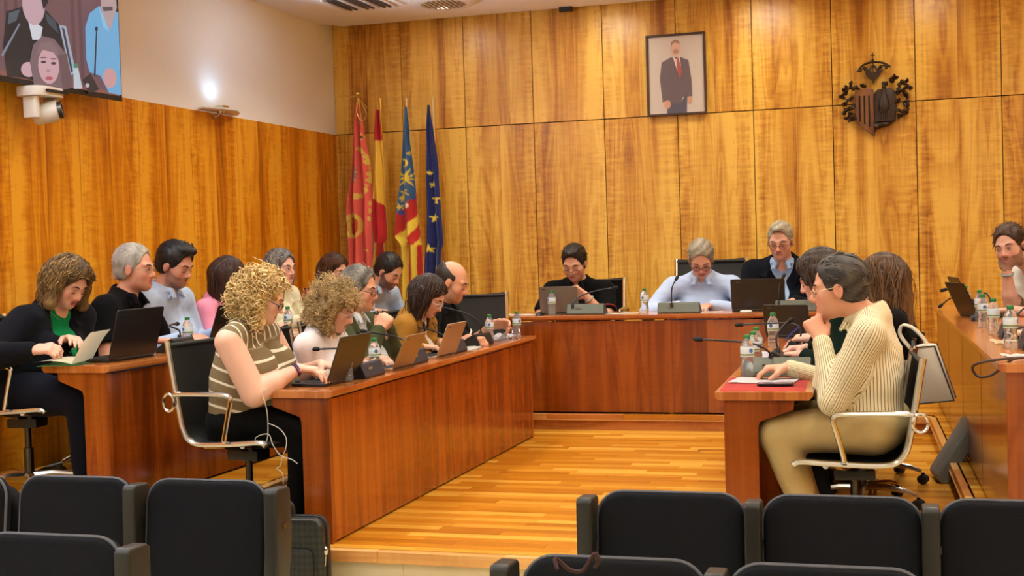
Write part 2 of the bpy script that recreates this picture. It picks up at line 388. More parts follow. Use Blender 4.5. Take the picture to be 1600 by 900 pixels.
# ================================================================== OFFICE CHAIRS
def make_chair():
    r = empty('office_chair')
    side = curve([(.25, .468), (.22, .482), (.10, .474), (-.08, .466), (-.155, .48), (-.195, .53), (-.215, .62), (-.235, .74), (-.265, .93), (-.268, .945)], 5)
    for s in (-1, 1):
        bm = B(); tube(bm, [(p.x, s*.245, p.y) for p in side], .014, 8); fin(bm, 'side_rail', M['chrome'], r)
        a = curve([(-.225, .70), (-.18, .705), (.02, .705), (.075, .70), (.088, .675), (.07, .60), (.045, .49)], 4)
        bm = B(); tube(bm, [(p.x, s*.275, p.y) for p in a], .012, 8)
        tube(bm, [(.045, s*.275, .49), (.045, s*.24, .48)], .012, 8)
        loop = [(-.225+.03*math.cos(t)-.025, s*.275, .665+.042*math.sin(t)) for t in [k*2*PI/12 for k in range(12)]]
        tube(bm, loop, .007, 6, closed=True)
        fin(bm, 'armrest', M['chrome'], r)
    def sling(pts, nm, w=.232):
        bm = B(); n = len(pts); g = []
        for p in pts:
            for sgn in (0,): pass
            g.append([bm.verts.new((p.x, y, p.y-.012*(1-(y/w)**2))) for y in (-w, -w/2, 0, w/2, w)])
        for i in range(n-1):
            for j in range(4): bm.faces.new((g[i][j], g[i+1][j], g[i+1][j+1], g[i][j+1]))
        bmesh.ops.solidify(bm, geom=bm.faces[:], thickness=.008)
        return fin(bm, nm, M['mesh'], r)
    k = 26
    sling(side[1:k], 'seat'); sling(side[k-1:-1], 'backrest')
    bm = B(); tube(bm, [(-.262, -.24, .93), (-.262, .24, .93)], .010, 8); fin(bm, 'top_rail', M['mesh'], r)
    bm = B(); tube(bm, curve([(.12, -.24, .462), (.09, -.12, .44), (0, 0, .40), (-.05, .12, .44), (-.08, .24, .458)], 4), .013, 8)
    tube(bm, curve([(-.08, -.24, .458), (-.05, -.12, .44), (0, 0, .40), (.09, .12, .44), (.12, .24, .462)], 4), .013, 8); fin(bm, 'spreader', M['chrome'], r)
    bm = B(); box(bm, (0, 0, .385), (.17, .12, .05)); fin(bm, 'tilt_box', M['black'], r, bev=.01)
    bm = B(); lathe(bm, [(.026, .09), (.026, .25), (.017, .252), (.017, .37)], 14); fin(bm, 'column', M['steel'], r)
    for i in range(5):
        a = 2*PI*i/5+.3; c, s = math.cos(a), math.sin(a)
        bm = B(); tube(bm, [(c*t, s*t, z) for t, z in ((.02, .105), (.12, .112), (.22, .100), (.275, .078))], [.022, .019, .015, .012], 8)
        lg = fin(bm, 'leg', M['chrome'], r)
        bm = B()
        for q in (-1, 1):
            R_ = Matrix.Translation((c*.285-s*.013*q, s*.285+c*.013*q, .03)) @ Matrix.Rotation(a, 4, 'Z') @ Matrix.Rotation(PI/2, 4, 'X')
            lathe(bm, [(.02, -.011), (.029, -.007), (.029, .007), (.02, .011)], 14, M=R_)
        tube(bm, [(c*.285, s*.285, .03), (c*.285, s*.285, .07)], .01, 6)
        fin(bm, 'castor', M['black'], lg)
    return r
chair0 = make_chair(); used = [0]
def chair(x, y, rz, z, label, s=1.05, sz=None):
    o = chair0 if not used[0] else copy_tree(chair0); used[0] = 1
    o.location = (x, y, z); o.rotation_euler = (0, 0, math.radians(rz)); o.scale = (s, s, sz or s)
    tag(o, label, 'chair', 'aluminium and mesh office chairs behind the desks'); return o
chair(-3.17, 5.83, -4, 0, 'aluminium mesh chair with chrome armrest under the blonde woman in stripes')
chair(-3.16, 6.62, 0, 0, 'mesh chair hidden under the curly-haired woman in white')
chair(-3.20, 7.35, 0, 0, 'mesh chair under the grey-haired man with clasped hands')
chair(-3.16, 7.95, 0, 0, 'mesh chair under the woman in the ochre jacket')
chair(-3.14, 8.50, 0, 0, 'mesh chair under the bald man in black')
chair(-3.06, 9.12, -72, .0, 'empty black mesh chair with a bright metal edge behind the bald man', 1.12)
chair(-4.63, 6.02, 6, ZD, 'mesh chair at the left picture edge under the woman in navy')
chair(-4.66, 6.82, 0, ZD, 'mesh chair under the grey-haired man in a black polo, left row')
chair(-4.64, 7.42, 0, ZD, 'mesh chair under the dark-haired man in a pale blue shirt, left row')
chair(-4.64, 8.06, 0, ZD, 'mesh chair under the woman in pink')
chair(-4.64, 8.72, 0, ZD, 'mesh chair under the grey-haired woman in cream')
chair(-4.62, 9.36, 0, ZD, 'mesh chair under the woman in a red patterned top')
chair(-4.42, 9.98, -14, ZD, 'mesh chair under the bearded man at the far end of the left row')
chair(-2.50, 10.55, -90, ZD, 'mesh chair under the man in a black polo at the head desk')
chair(-1.50, 10.55, -90, ZD, 'mesh chair with its back showing behind the man in light blue at the head desk', 1.2)
chair(-.85, 10.62, -90, ZD, 'mesh chair under the man in the dark suit')
chair(-.20, 5.88, 184, 0, 'aluminium mesh chair with chrome armrest under the man in the striped cream shirt', 1.05, .94)
chair(-.20, 6.97, 180, 0, 'mesh chair under the dark-haired woman beside the man in stripes', 1.05, .90)
chair(-.17, 7.66, 184, 0, 'mesh chair under the long-haired woman, its castors showing beside the grey bag', 1.05, .92)
chair(1.13, 8.95, 180, ZD, 'mesh chair under the bearded man in white at the right edge')
# ================================================================== AUDIENCE SEATS
def make_seat():
    r = empty('auditorium_seat')
    tilt = Matrix.Translation((0, 0, 0)) @ Matrix.Rotation(math.radians(-7), 4, 'X')
    out = rrect(.50, .44, .085, 7, 0, .598)
    bm = B(); prism(bm, out, -.03, .035, 'y', tilt); fin(bm, 'backrest', M['seat'], r, bev=.022, seg=3)
    bm = B(); tube(bm, [tilt @ Vector((a, -.012, b)) for a, b in rrect(.506, .446, .088, 7, 0, .598)], .006, 6, closed=True); fin(bm, 'piping', M['piping'], r)
    bm = B(); prism(bm, rrect(.49, .42, .10, 7, 0, .565), .045, .13, 'y', tilt); fin(bm, 'back_cushion', M['seat'], r, bev=.03, seg=3)
    bm = B(); box(bm, (0, .09, .38), (.46, .12, .10)); fin(bm, 'seat_pan', M['blackm'], r, bev=.01)
    bm = B(); box(bm, (0, .20, .45), (.46, .10, .40), Matrix.Rotation(math.radians(4), 4, 'X')); fin(bm, 'folded_cushion', M['seat'], r, bev=.03, seg=3)
    return r
def make_arm():
    r = empty('armrest_post')
    prof = [(-.01, .42), (.0, .79), (.012, .805), (.10, .80), (.118, .79), (.118, .60), (.09, .46), (.06, .42)]
    bm = B(); prism(bm, prof, -.027, .027, 'x'); fin(bm, 'arm_panel', M['arm'], r, bev=.012, seg=3)
    bm = B(); box(bm, (0, .0, .21), (.03, .05, .42)); box(bm, (0, .04, .01), (.05, .26, .02)); fin(bm, 'leg', M['steel'], r, bev=.003)
    bm = B(); box(bm, (0.029, .06, .66), (.004, .03, .022)); fin(bm, 'catch', M['steel'], r)
    return r
s0, a0 = make_seat(), make_arm(); su = [0, 0]
def aseat(x, y, label):
    o = s0 if not su[0] else copy_tree(s0); su[0] = 1; o.location = (x, y, ZF); tag(o, label, 'seat', 'charcoal upholstered audience seats seen from behind')
def apost(x, y, label):
    o = a0 if not su[1] else copy_tree(a0); su[1] = 1; o.location = (x, y, ZF); tag(o, label, 'armrest', 'dark armrest posts between the audience seats')
YA, YB2 = 4.215, 3.29
aseat(-.75, YA, 'charcoal audience seat right of the aisle, front row, first from the aisle')
aseat(-.19, YA, 'charcoal audience seat right of the aisle, front row, second from the aisle')
aseat(.365, YA, 'charcoal audience seat at the lower right corner of the picture')
aseat(-2.52, YA, 'charcoal audience seat left of the aisle, front row, beside the black bag')
aseat(-3.095, YA, 'charcoal audience seat left of the aisle, front row, second from the aisle')
aseat(-3.67, YA, 'charcoal audience seat cut off at the left edge, front row')
aseat(-2.53, YB2, 'charcoal audience seat in the lower left corner, nearer row')
aseat(-.75, YB2, 'charcoal audience seat of the nearer row with a small dark strap on its top edge')
aseat(-.19, YB2, 'charcoal audience seat of the nearer row, only its top edge in view')
apost(-1.035, YA, 'dark armrest post left of the first front seat right of the aisle')
apost(-.47, YA, 'dark armrest post between the two right front audience seats')
apost(.088, YA, 'dark armrest post left of the audience seat in the lower right corner')
apost(-2.215, YA, 'dark armrest post right of the left front seat, before the black bag')
apost(-2.81, YA, 'dark armrest post between the two left front audience seats')
apost(-2.225, YB2, 'dark armrest post of the nearer row at lower left')
apost(-1.05, YB2, 'dark armrest post of the nearer row right of the aisle, at its aisle end')
apost(-.47, YB2, 'dark armrest post of the nearer row between its two right seats')
bm = B(); tube(bm, curve([(-.86, 3.20, .575), (-.87, 3.22, .60), (-.835, 3.23, .568), (-.80, 3.23, .567), (-.775, 3.22, .60), (-.76, 3.21, .618), (-.752, 3.21, .60), (-.765, 3.22, .58)], 5), .006, 6)
fin(bm, 'strap', plain('dark_red_strap', (52, 22, 20), .8), None, label='small curled dark strap lying over the top of a near audience seat', cat='strap')
# ================================================================== WALL THINGS
def vcol(name, rough=.8, emit=0, spec=.3, bump=0, sss=0, sheen=0, coat=0, var=.1, nsc=60):
    k = NT(name); a = k.node('ShaderNodeAttribute', attribute_name='Col').outputs['Color']
    tc = k.node('ShaderNodeTexCoord').outputs['Object']; f = k.noise(tc, nsc, 3)
    mul = k.node('ShaderNodeMixRGB', blend_type='MULTIPLY'); mul.inputs[0].default_value = 1
    k.L(a, mul.inputs[1]); k.L(k.math('ADD', k.math('MULTIPLY', f, var*2), 1-var), mul.inputs[2])
    k.L(mul.outputs[0], k.p.inputs['Base Color']); k.p.inputs['Roughness'].default_value = rough
    k.p.inputs['Specular IOR Level'].default_value = spec; k.p.inputs['Sheen Weight'].default_value = sheen; k.p.inputs['Coat Weight'].default_value = coat
    if sss:
        k.p.inputs['Subsurface Weight'].default_value = sss; k.p.inputs['Subsurface Radius'].default_value = (1, .35, .2); k.p.inputs['Subsurface Scale'].default_value = .006
    if emit: k.L(mul.outputs[0], k.p.inputs['Emission Color']); k.p.inputs['Emission Strength'].default_value = emit
    if bump: k.bump(f, bump, .003)
    return k.m
M['flag'] = vcol('flag_cloth', .75, sheen=.2, var=.06)
def star(px, py, cx, cy, r, n=5, rot=0, inner=.4):
    a = math.atan2(px-cx, cy-py)+rot; d = math.hypot(px-cx, py-cy)
    t = abs((a/(2*PI/n)) % 1-.5)*2                       # 1 at points
    return d < r*(inner+(1-inner)*max(0, (t-.0))**1.6)
def flag(nm, label, top, rows, colf, nf=2.5, ph=0, y0=11.17, knob=True, white=False):
    """top: pixel-frame numbers of the pole top turned into metres by W(); rows: outline of the hanging cloth"""
    W = lambda u, v: (-4.815+(u-558)*.00637-(v-145)*.0002, 2.895-(v-145)*.00588-(u-558)*.0004)
    tx, tz = W(*top)
    r = empty('flag', (tx, y0+.05, ZD), 0, label, 'flag')
    bm = B(); lathe(bm, [(.17, 0), (.16, .03), (.03, .05), (.02, .12)], 20); fin(bm, 'stand', M['gold'], r)
    bm = B(); lathe(bm, [(.014, .05), (.014, tz-ZD-.02), (.016, tz-ZD)], 10)
    fin(bm, 'pole', M['gold'] if not white else plain('pale_brass', (228, 208, 160), .3, .7), r)
    if knob:
        bm = B(); ball(bm, (0, 0, tz-ZD+.02), .028); box(bm, (-.03, 0, tz-ZD+.0), (.11, .012, .008)); fin(bm, 'finial', M['gold'], r)
    NU, NV = 44, 150; vs = []; cols = []; z0, z1 = rows[0][0], rows[-1][0]
    for j in range(NV+1):
        v = z0+(z1-z0)*j/NV
        for k in range(len(rows)-1):
            if rows[k][0] <= v <= rows[k+1][0]: break
        a, b = rows[k], rows[k+1]; t = (v-a[0])/(b[0]-a[0]); t2 = t*t*(3-2*t)*.4+t*.6
        ul, ur = a[1]+(b[1]-a[1])*t2, a[2]+(b[2]-a[2])*t2
        for i in range(NU+1):
            q = i/NU; u = ul+(ur-ul)*q; x, z = W(u, v+ (2.5*math.sin(q*9+ph) if j > NV-6 else 0))
            wv = (ur-ul)*.0064
            y = y0-.02 + wv*.26*math.sin(2*PI*nf*q+ph+1.2*math.sin(v*.012))*(1-.3*q)+.012*math.sin(v*.05+6*q+ph)
            vs.append((x-tx, y-y0-.05, z-ZD)); cols.append(colf(u, v, q, (v-z0)/(z1-z0)))
    fs = [(j*(NU+1)+i, j*(NU+1)+i+1, (j+1)*(NU+1)+i+1, (j+1)*(NU+1)+i) for j in range(NV) for i in range(NU)]
    me = bpy.data.meshes.new('cloth'); me.from_pydata(vs, [], fs); at = me.color_attributes.new('Col', 'FLOAT_COLOR', 'POINT')
    at.data.foreach_set('color', np.array([(*lin(c), 1) for c in cols], 'f4').ravel()); smooth(me, 0)
    o = link('cloth', me, r, M['flag']); md = o.modifiers.new('s', 'SOLIDIFY'); md.thickness = .003
    return r
GY = (226, 196, 84); RD = (190, 34, 34)
def col1(u, v, q, s):
    for (cx, cy, rr) in ((569, 216, 6), (575, 395, 6), (557, 425, 9)):
        if star(u, v, cx, cy, rr, 4, 0, .35): return GY if math.hypot(u-cx, v-cy) > 2 else (90, 60, 20)
    for t in np.linspace(-1.5, 1.6, 13):
        cx, cy = 561+19*math.cos(t), 272+38*math.sin(t)
        if math.hypot(u-cx, v-cy) < 3.4+1.4*math.sin(t*9): return GY
    if math.hypot((u-557)/5, (v-275)/17) < 1: return (120, 96, 78) if (int(v/3) % 2) else (168, 150, 130)
    d = math.hypot((u-555)/13, (v-357)/21)
    if d < .72: return (214, 178, 60) if int((u-545)/2.6) % 2 else (196, 60, 46)
    if d < 1.0: return GY
    if abs(u-581) < 1.2 and int(v/6) % 2 and 315 < v < 350: return GY
    return (228, 98, 84)
flag('a', 'coral red flag with gold emblems, leftmost of the four flags', (558, 150), [(160, 560, 563), (200, 555, 572), (260, 551, 580), (330, 546, 583), (400, 549, 584), (470, 551, 586), (520, 552, 586)], col1, 2.2, .4)
def col2(u, v, q, s):
    if v < 221: return RD
    if v < 312+q*14: return (236, 190, 62)
    return RD
flag('b', 'red and yellow striped flag, second of the four flags', (593, 153), [(172, 591, 596), (215, 587, 602), (300, 585, 606), (350, 584, 608), (372, 586, 608), (385, 587, 603), (440, 583, 606), (500, 583, 608)], lambda u, v, q, s: col2(u, v, q, s) if v < 382 else ((214, 178, 60) if q < .22 or q > .86 else (150, 18, 24)), 1.5, 1.2, knob=False)
def col3(u, v, q, s):
    YL = (232, 204, 66)
    dv = v-(u-640)*-1.1
    if dv < 318:
        for (cx, cy, rr, n) in ((644, 240, 6, 8), (638, 279, 17, 9), (636, 303, 9, 6), (632, 311, 8, 8), (628, 325, 6, 5)):
            if star(u, v, cx, cy, rr, n, .3, .25): return YL
        if abs(math.hypot(u-634, v-256)-6) < 1.5 and u > 631: return YL
        return (62, 100, 140)
    if dv < 352:
        if math.hypot(u-647, v-309) < 4: return (70, 80, 150)
        if math.hypot(u-639, v-322) < 4: return (232, 226, 200)
        if math.hypot(u-630, v-334) < 4: return (70, 80, 150)
        return (190, 40, 34)
    k = (dv-352)/24+(u-640)*.02
    if v > 384: k = (u-632)/7.5
    return YL if int(k) % 2 == 0 else (200, 44, 34)
flag('c', 'flag with blue top, gold crown work and red and yellow stripes, third of the four', (634, 153), [(168, 636, 639), (210, 633, 645), (270, 629, 651), (330, 625, 656), (372, 623, 660), (386, 632, 662), (430, 634, 664), (500, 634, 664)], col3, 1.6, .2, knob=False, white=True)
def col4(u, v, q, s):
    for cx, cy, rr in ((675, 271, 3.5), (679, 288, 6), (684, 312, 8), (682, 341, 8), (675, 389, 8), (685, 420, 7)):
        if star(u, v, cx, cy, rr, 5, 0, .38): return (238, 214, 70)
    return (18, 32, 98)
flag('d', 'dark blue flag with yellow stars, rightmost of the four flags', (675, 153), [(165, 672, 675), (210, 669, 680), (270, 668, 687), (330, 667, 692), (380, 666, 695), (392, 665, 692), (430, 664, 691), (500, 664, 690)], col4, 1.8, 2.2, knob=False, white=True)
bm = B(); tube(bm, curve([(-4.80, 11.17, 2.86), (-4.75, 11.14, 2.80), (-4.70, 11.13, 2.68), (-4.74, 11.12, 2.62), (-4.79, 11.12, 2.70), (-4.77, 11.12, 2.80), (-4.74, 11.12, 2.56)], 6), .006, 6)
tube(bm, [(-4.98, 11.16, 2.87), (-4.80, 11.17, 2.86), (-4.69, 11.13, 2.74)], .004, 6)
fin(bm, 'cord', M['gold'], None, label='gold cord tied round the top of the leftmost flag pole', cat='cord')
# ---- portrait
def flat(pts, d, col, parent, nm='print', em=0, ax='y', th=.0006, rough=.5):
    key = ('f', tuple(col), em)
    if key not in M:
        k = NT('print_colour'); k.p.inputs['Base Color'].default_value = (*lin(col), 1); k.p.inputs['Roughness'].default_value = rough
        if em: k.p.inputs['Base Color'].default_value = (.01, .01, .01, 1); k.p.inputs['Emission Color'].default_value = (*lin(col), 1); k.p.inputs['Emission Strength'].default_value = em
        M[key] = k.m
    return fin(prism(B(), pts, d, d+th, ax), nm, M[key], parent, sm=False)
def disc(cx, cy, rx, ry, n=18): return [(cx+rx*math.cos(2*PI*k/n), cy+ry*math.sin(2*PI*k/n)) for k in range(n)]
pr = empty('portrait', (-1.847, 11.455, 2.896), 0, 'framed photograph of a standing man in a dark suit and red tie', 'picture')
fm = plain('dark_walnut_frame', (66, 40, 26), .4)
for c, s in (((0, 0, .352), (.534, .03, .02)), ((0, 0, -.352), (.534, .03, .02)), ((-.257, 0, 0), (.02, .03, .684)), ((.257, 0, 0), (.02, .03, .684))):
    fin(box(B(), c, s), 'frame', fm, pr, sm=False, bev=.003)
fin(box(B(), (0, .006, 0), (.50, .008, .69)), 'backing', plain('photo_paper', (206, 194, 184), .35), pr, sm=False)
q = lambda u, v: ((u-352)*.001085, -(v-455)*.00109)
S_ = (104, 90, 96)  # dark suit paled: fading and glare are put into this colour
for pts, c in (([(305, 315), (235, 350), (216, 480), (235, 675), (290, 660), (300, 695), (385, 700), (400, 640), (480, 640), (476, 500), (455, 345), (385, 312)], S_),
               ([(270, 690), (272, 772), (432, 766), (440, 600), (385, 690)], (84, 80, 98)), ([(325, 300), (360, 420), (395, 420), (385, 305), (352, 330)], (224, 208, 202)),
               ([(358, 322), (362, 420), (380, 490), (400, 430), (374, 320)], (172, 84, 84)), (disc(275, 695, 26, 36), (206, 152, 128)), (disc(460, 670, 18, 32), (206, 152, 128)),
               (disc(352, 245, 38, 60), (214, 172, 148)), ([(312, 240), (318, 190), (345, 172), (378, 180), (392, 215), (380, 205), (345, 195), (325, 210)], (150, 120, 100)), (disc(355, 268, 22, 20), (168, 136, 118)), (disc(357, 262, 10, 4), (190, 120, 108))):
    flat([q(*p) for p in pts][::1], -.0005 - .0007*len(pr.children)*.3, c, pr)
gl = NT('picture_glass'); gl.p.inputs['Transmission Weight'].default_value = 1; gl.p.inputs['Roughness'].default_value = .03; gl.p.inputs['IOR'].default_value = 1.1
# ---- carved crest
cr_ = empty('wall_crest', (-.160, 11.47, 2.56), 0, 'dark carved wooden coat of arms with crown on the back wall', 'crest')
mdk = plain('carved_dark_wood', (58, 36, 20), .42, nz=.7, nsc=30, bump=.4); mlt = wood('carved_light_wood', (66, 36, 16), (104, 60, 26), (138, 88, 40), rough=.4)
q = lambda u, v: ((u-412)*.00093, -(v-500)*.00093)
sh = [q(*p) for p in ((252, 400), (330, 385), (412, 395), (412, 832), (330, 760), (265, 700), (250, 600))]
fin(prism(B(), sh, -.055, .01, 'y'), 'shield_left_half', mlt, cr_, bev=.006)
sh = [q(*p) for p in ((414, 440), (450, 400), (560, 395), (600, 420), (612, 560), (606, 690), (540, 740), (440, 762), (414, 800))]
fin(prism(B(), sh, -.035, .01, 'y'), 'shield_right_half', mdk, cr_, bev=.006)
for u in (288, 330, 372):
    a, b = q(u-8, 455), q(u+8, 690+ (u-288)*.6)
    fin(box(B(), ((a[0]+b[0])/2, -.056, (a[1]+b[1])/2), (.013, .006, abs(a[1]-b[1]))), 'bar', M['blackm'], cr_, sm=False)
bm = B(); lathe(bm, [(.006, 0), (.02, .004), (.042, .03), (.048, .08), (.035, .14), (.018, .18), (.014, .25), (.02, .262), (.010, .28)], 14, M=Matrix.Translation((.085, -.045, -.125)) @ Matrix.Diagonal((1, .6, 1, 1)))
for k in range(5): tube(bm, [(.055+.016*k, -.06, -.09), (.05+.018*k, -.06, -.17)], .006, 6)
box(bm, (.092, -.06, -.175), (.13, .03, .014)); ball(bm, (.02, -.05, -.22), (.03, .02, .025)); ball(bm, (.08, -.05, -.205), (.06, .02, .022))
fin(bm, 'bird', mdk, cr_)
crn = B()
tube(crn, curve([(q(u, v)[0], -.03, q(u, v)[1]) for u, v in ((272, 232), (320, 175), (412, 150), (505, 165), (565, 205))], 5), .010, 6)
for u0, v0, u1, v1, u2, v2 in ((300, 225, 340, 190, 390, 250), (412, 150, 412, 190, 412, 240), (440, 250, 480, 185, 545, 205), (340, 215, 370, 230, 400, 180), (425, 180, 450, 225, 490, 200)):
    tube(crn, curve([(q(u, v)[0], -.03, q(u, v)[1]) for u, v in ((u0, v0), (u1, v1), (u2, v2))], 4), .007, 6)
prism(crn, [q(*p) for p in ((335, 232), (350, 262), (372, 296), (395, 300), (412, 358), (432, 300), (456, 296), (474, 262), (505, 222), (412, 246))], -.05, 0, 'y')
for (u, v) in ((300, 222), (340, 208), (380, 250), (412, 190), (445, 250), (480, 196), (530, 212)): p = q(u, v); ball(crn, (p[0], -.035, p[1]), .013, u=8, v=6)
box(crn, (0, -.03, q(0, 100)[1]), (.008, .008, .07)); box(crn, (0, -.03, q(0, 88)[1]), (.035, .008, .008)); ball(crn, (0, -.03, q(0, 132)[1]), .012, u=8, v=6)
fin(crn, 'crown', mdk, cr_)
rr = random.Random(5)
def leafs(pts, nm):
    bm = B()
    for (u, v) in pts:
        for k in range(3):
            a = rr.random()*6.3; L = rr.uniform(26, 48); b = a+rr.uniform(.7, 1.6)*rr.choice((-1, 1))
            P = [(u, v), (u+L*.5*math.cos(a), v+L*.5*math.sin(a)), (u+L*.5*math.cos(a)+L*.45*math.cos(b), v+L*.5*math.sin(a)+L*.45*math.sin(b))]
            c = curve([(q(*p)[0], -.02-.02*i-rr.random()*.02, q(*p)[1]) for i, p in enumerate(P)], 4)
            tube(bm, c, [.004+.0115*math.sin(PI*min(1, (i+1)/(len(c)))) for i in range(len(c))], 6)
    return fin(bm, nm, mdk, cr_)
leafs([(265, 385), (320, 368), (215, 350), (165, 388), (225, 375), (128, 455), (175, 430), (205, 470), (165, 520), (220, 540), (185, 580), (160, 610), (215, 610), (180, 650), (220, 670)], 'mantling')
leafs([(510, 360), (560, 335), (610, 315), (650, 350), (690, 345), (640, 390), (700, 400), (735, 395), (680, 450), (640, 440), (700, 480), (630, 520), (690, 530), (710, 580), (640, 600), (680, 620), (700, 560), (640, 660)], 'mantling')
# ---- television
tv = empty('television', (-4.995, 6.89, 2.90), 0, 'large wall television showing a video picture of three people', 'television')
TW, TH = 1.44, .83
fin(box(B(), (-.03, 0, 0), (.05, TW, TH)), 'case', M['black'], tv, bev=.004)
for c, s in (((0, 0, TH/2-.006), (.012, TW, .012)), ((0, 0, -TH/2+.004), (.014, TW, .032)), ((0, TW/2-.006, 0), (.012, .012, TH)), ((0, -TW/2+.006, 0), (.012, .012, TH))): fin(box(B(), c, s), 'bezel', M['black'], tv, sm=False)
fin(box(B(), (-.095, 0, 0), (.085, .4, .3)), 'wall_bracket', M['steel'], tv, sm=False)
def T(u, v):                        # picture coordinates of the feed
    return (-.50+u*.00645, -.415+(122+.187*u-v)*(.0037+u*.0000025))
scol = lambda d, pts, c, e=.85: flat([T(*p) if raw is None else p for p in pts], d, c, tv, 'screen_image', e, 'x', .0004)
raw = None
flat([(-TW/2+.012, -TH/2+.02), (TW/2-.012, -TH/2+.02), (TW/2-.012, TH/2-.012), (-TW/2+.012, TH/2-.012)], -.002, (128, 92, 96), tv, 'screen', .75, 'x', .001)
z_ = [0]
def SI(pts, c, e=.8): z_[0] += 1; scol(-.0008+.0006*z_[0], pts, c, e)
for u in (8, 22, 108, 120): SI([(u, -90), (u+5, -90), (u+6, 120), (u+1, 120)], (108, 74, 80))
SI([(-32, 113), (-32, 104), (30, 112), (184, 146), (184, 152)], (150, 96, 84))
SI([(88, 36), (99, 38), (112, 112), (104, 116)], (176, 184, 204)); SI([(92, 40), (96, 42), (107, 110), (104, 112)], (60, 66, 84))
SI([(8, 118), (4, 70), (11, 16), (36, 7), (66, 10), (88, 36), (100, 118), (60, 128), (28, 120)], (30, 34, 40))
SI([(14, 18), (30, 12), (24, 30), (12, 36)], (86, 100, 112)); SI([(66, 16), (82, 30), (86, 50), (70, 34)], (70, 82, 94))
SI([(40, 25), (62, 40), (58, 60), (46, 60)], (226, 226, 236)); SI(disc(50, 3, 17, 34), (214, 176, 186)); SI([(32, -30), (34, -50), (64, -48), (72, 0), (64, 12), (60, -14), (40, -20)], (44, 36, 44))
SI(disc(38, 107, 11, 12), (220, 178, 186)); SI([(0, 84), (27, 34), (29, 35), (2, 88)], (140, 140, 160))
SI([(45, 132), (40, 95), (46, 68), (60, 54), (78, 58), (94, 80), (100, 110), (98, 138), (80, 140)], (132, 106, 112))
SI(disc(68, 101, 16, 29), (222, 176, 182)); SI([(50, 84), (56, 66), (72, 62), (82, 74), (86, 96), (76, 80), (60, 76)], (146, 118, 122))
for u in (60, 75): SI(disc(u, 95+(u-60)*.15, 4, 2.2, 10), (70, 58, 74)); SI(disc(u, 88+(u-60)*.15, 5.5, 1.2, 10), (120, 90, 98))
SI(disc(67, 121, 6, 3, 12), (196, 96, 112)); SI(disc(66, 109, 3.5, 2.4, 10), (196, 144, 150)); SI([(82, 84), (96, 82), (102, 136), (88, 140), (86, 110)], (116, 88, 92))
SI([(127, 90), (128, 40), (136, 18), (153, 6), (170, 20), (186, 16), (186, 150), (164, 146), (150, 118), (132, 112)], (120, 186, 232))
SI([(156, -40), (182, -44), (184, 10), (170, 46), (156, 14)], (196, 168, 168)); SI([(152, 8), (160, 22), (168, 48), (158, 40)], (150, 208, 244)); SI([(158, 8), (176, 8), (176, 14), (160, 15)], (96, 76, 84))
SI(disc(166, 122, 12, 16), (222, 168, 168)); SI(disc(146, 43, 2.4, 4, 10), (40, 44, 60)); SI([(145, 44), (147, 44), (141, 118), (138, 118)], (50, 54, 70))
SI([(104, 104), (112, 104), (118, 138), (104, 138)], (206, 216, 226)); SI([(105, 98), (111, 98), (111, 105), (105, 105)], (70, 150, 110)); SI([(118, 124), (132, 114), (146, 140), (128, 146)], (50, 46, 52)); SI(disc(126, 133, 3.4, 3.6, 10), (196, 196, 204))
# ---- PTZ camera
pc = empty('video_camera', (-4.99, 6.74, 2.44), 0, 'white remote video camera hanging under the television', 'camera')
bm = B(); prism(bm, rrect(.20, .29, .08, 6), -.03, .03, 'z'); fin(bm, 'base', M['white'], pc, bev=.008)
fin(box(B(), (.105, .02, .002), (.02, .20, .016)), 'slot', M['black'], pc, sm=False)
bm = B(); prism(bm, rrect(.10, .05, .02, 4), -.16, -.03, 'z', Matrix.Translation((0, -.09, 0))); fin(bm, 'yoke_arm', M['white'], pc, bev=.006)
bm = B(); prism(bm, rrect(.10, .04, .018, 4), -.13, -.03, 'z', Matrix.Translation((0, .10, 0))); fin(bm, 'yoke_arm', M['white'], pc, bev=.006)
Rc = Matrix.Translation((.02, .02, -.12)) @ Matrix.Rotation(math.radians(28), 4, 'Z') @ Matrix.Rotation(math.radians(80), 4, 'Y')
bm = B(); lathe(bm, [(.05, -.08), (.066, -.06), (.068, .03), (.060, .07), (.05, .075)], 20, M=Rc); fin(bm, 'head', M['white'], pc)
bm = B(); lathe(bm, [(.052, .0755), (.054, .10), (.040, .10), (.034, .085)], 20, M=Rc @ Matrix.Translation((0, 0, 0))); fin(bm, 'lens_ring', M['steel'], pc)
bm = B(); lathe(bm, [(.036, .082), (.030, .092), (.015, .097)], 18, M=Rc); fin(bm, 'lens', plain('lens_glass', (20, 14, 12), .05, 0, 1, coat=1), pc)
# ---- sconce
scn = empty('wall_sconce', (-5.17, 9.12, 2.50), 0, 'slim white uplighter on the left wall throwing a bluish beam', 'wall light')
bm = B(); prism(bm, [(0, -.22), (.08, -.26), (.16, -.12), (.20, .05), (.14, .20), (.04, .36), (0, .36)], .05, .064, 'z'); fin(bm, 'reflector', M['white'], scn, bev=.004)
bm = B(); tube(bm, [(0, 0, 0), (.06, 0, .02), (.09, 0, .05)], .014, 8); lathe(bm, [(.03, .03), (.035, .05)], 12, c=(.08, 0, 0)); fin(bm, 'arm', M['chrome'], scn)
bm = B(); lathe(bm, [(.05, .064), (.055, .09), (.05, .092), (.045, .07)], 16, c=(.09, 0, 0)); fin(bm, 'lamp_cup', M['chrome'], scn)
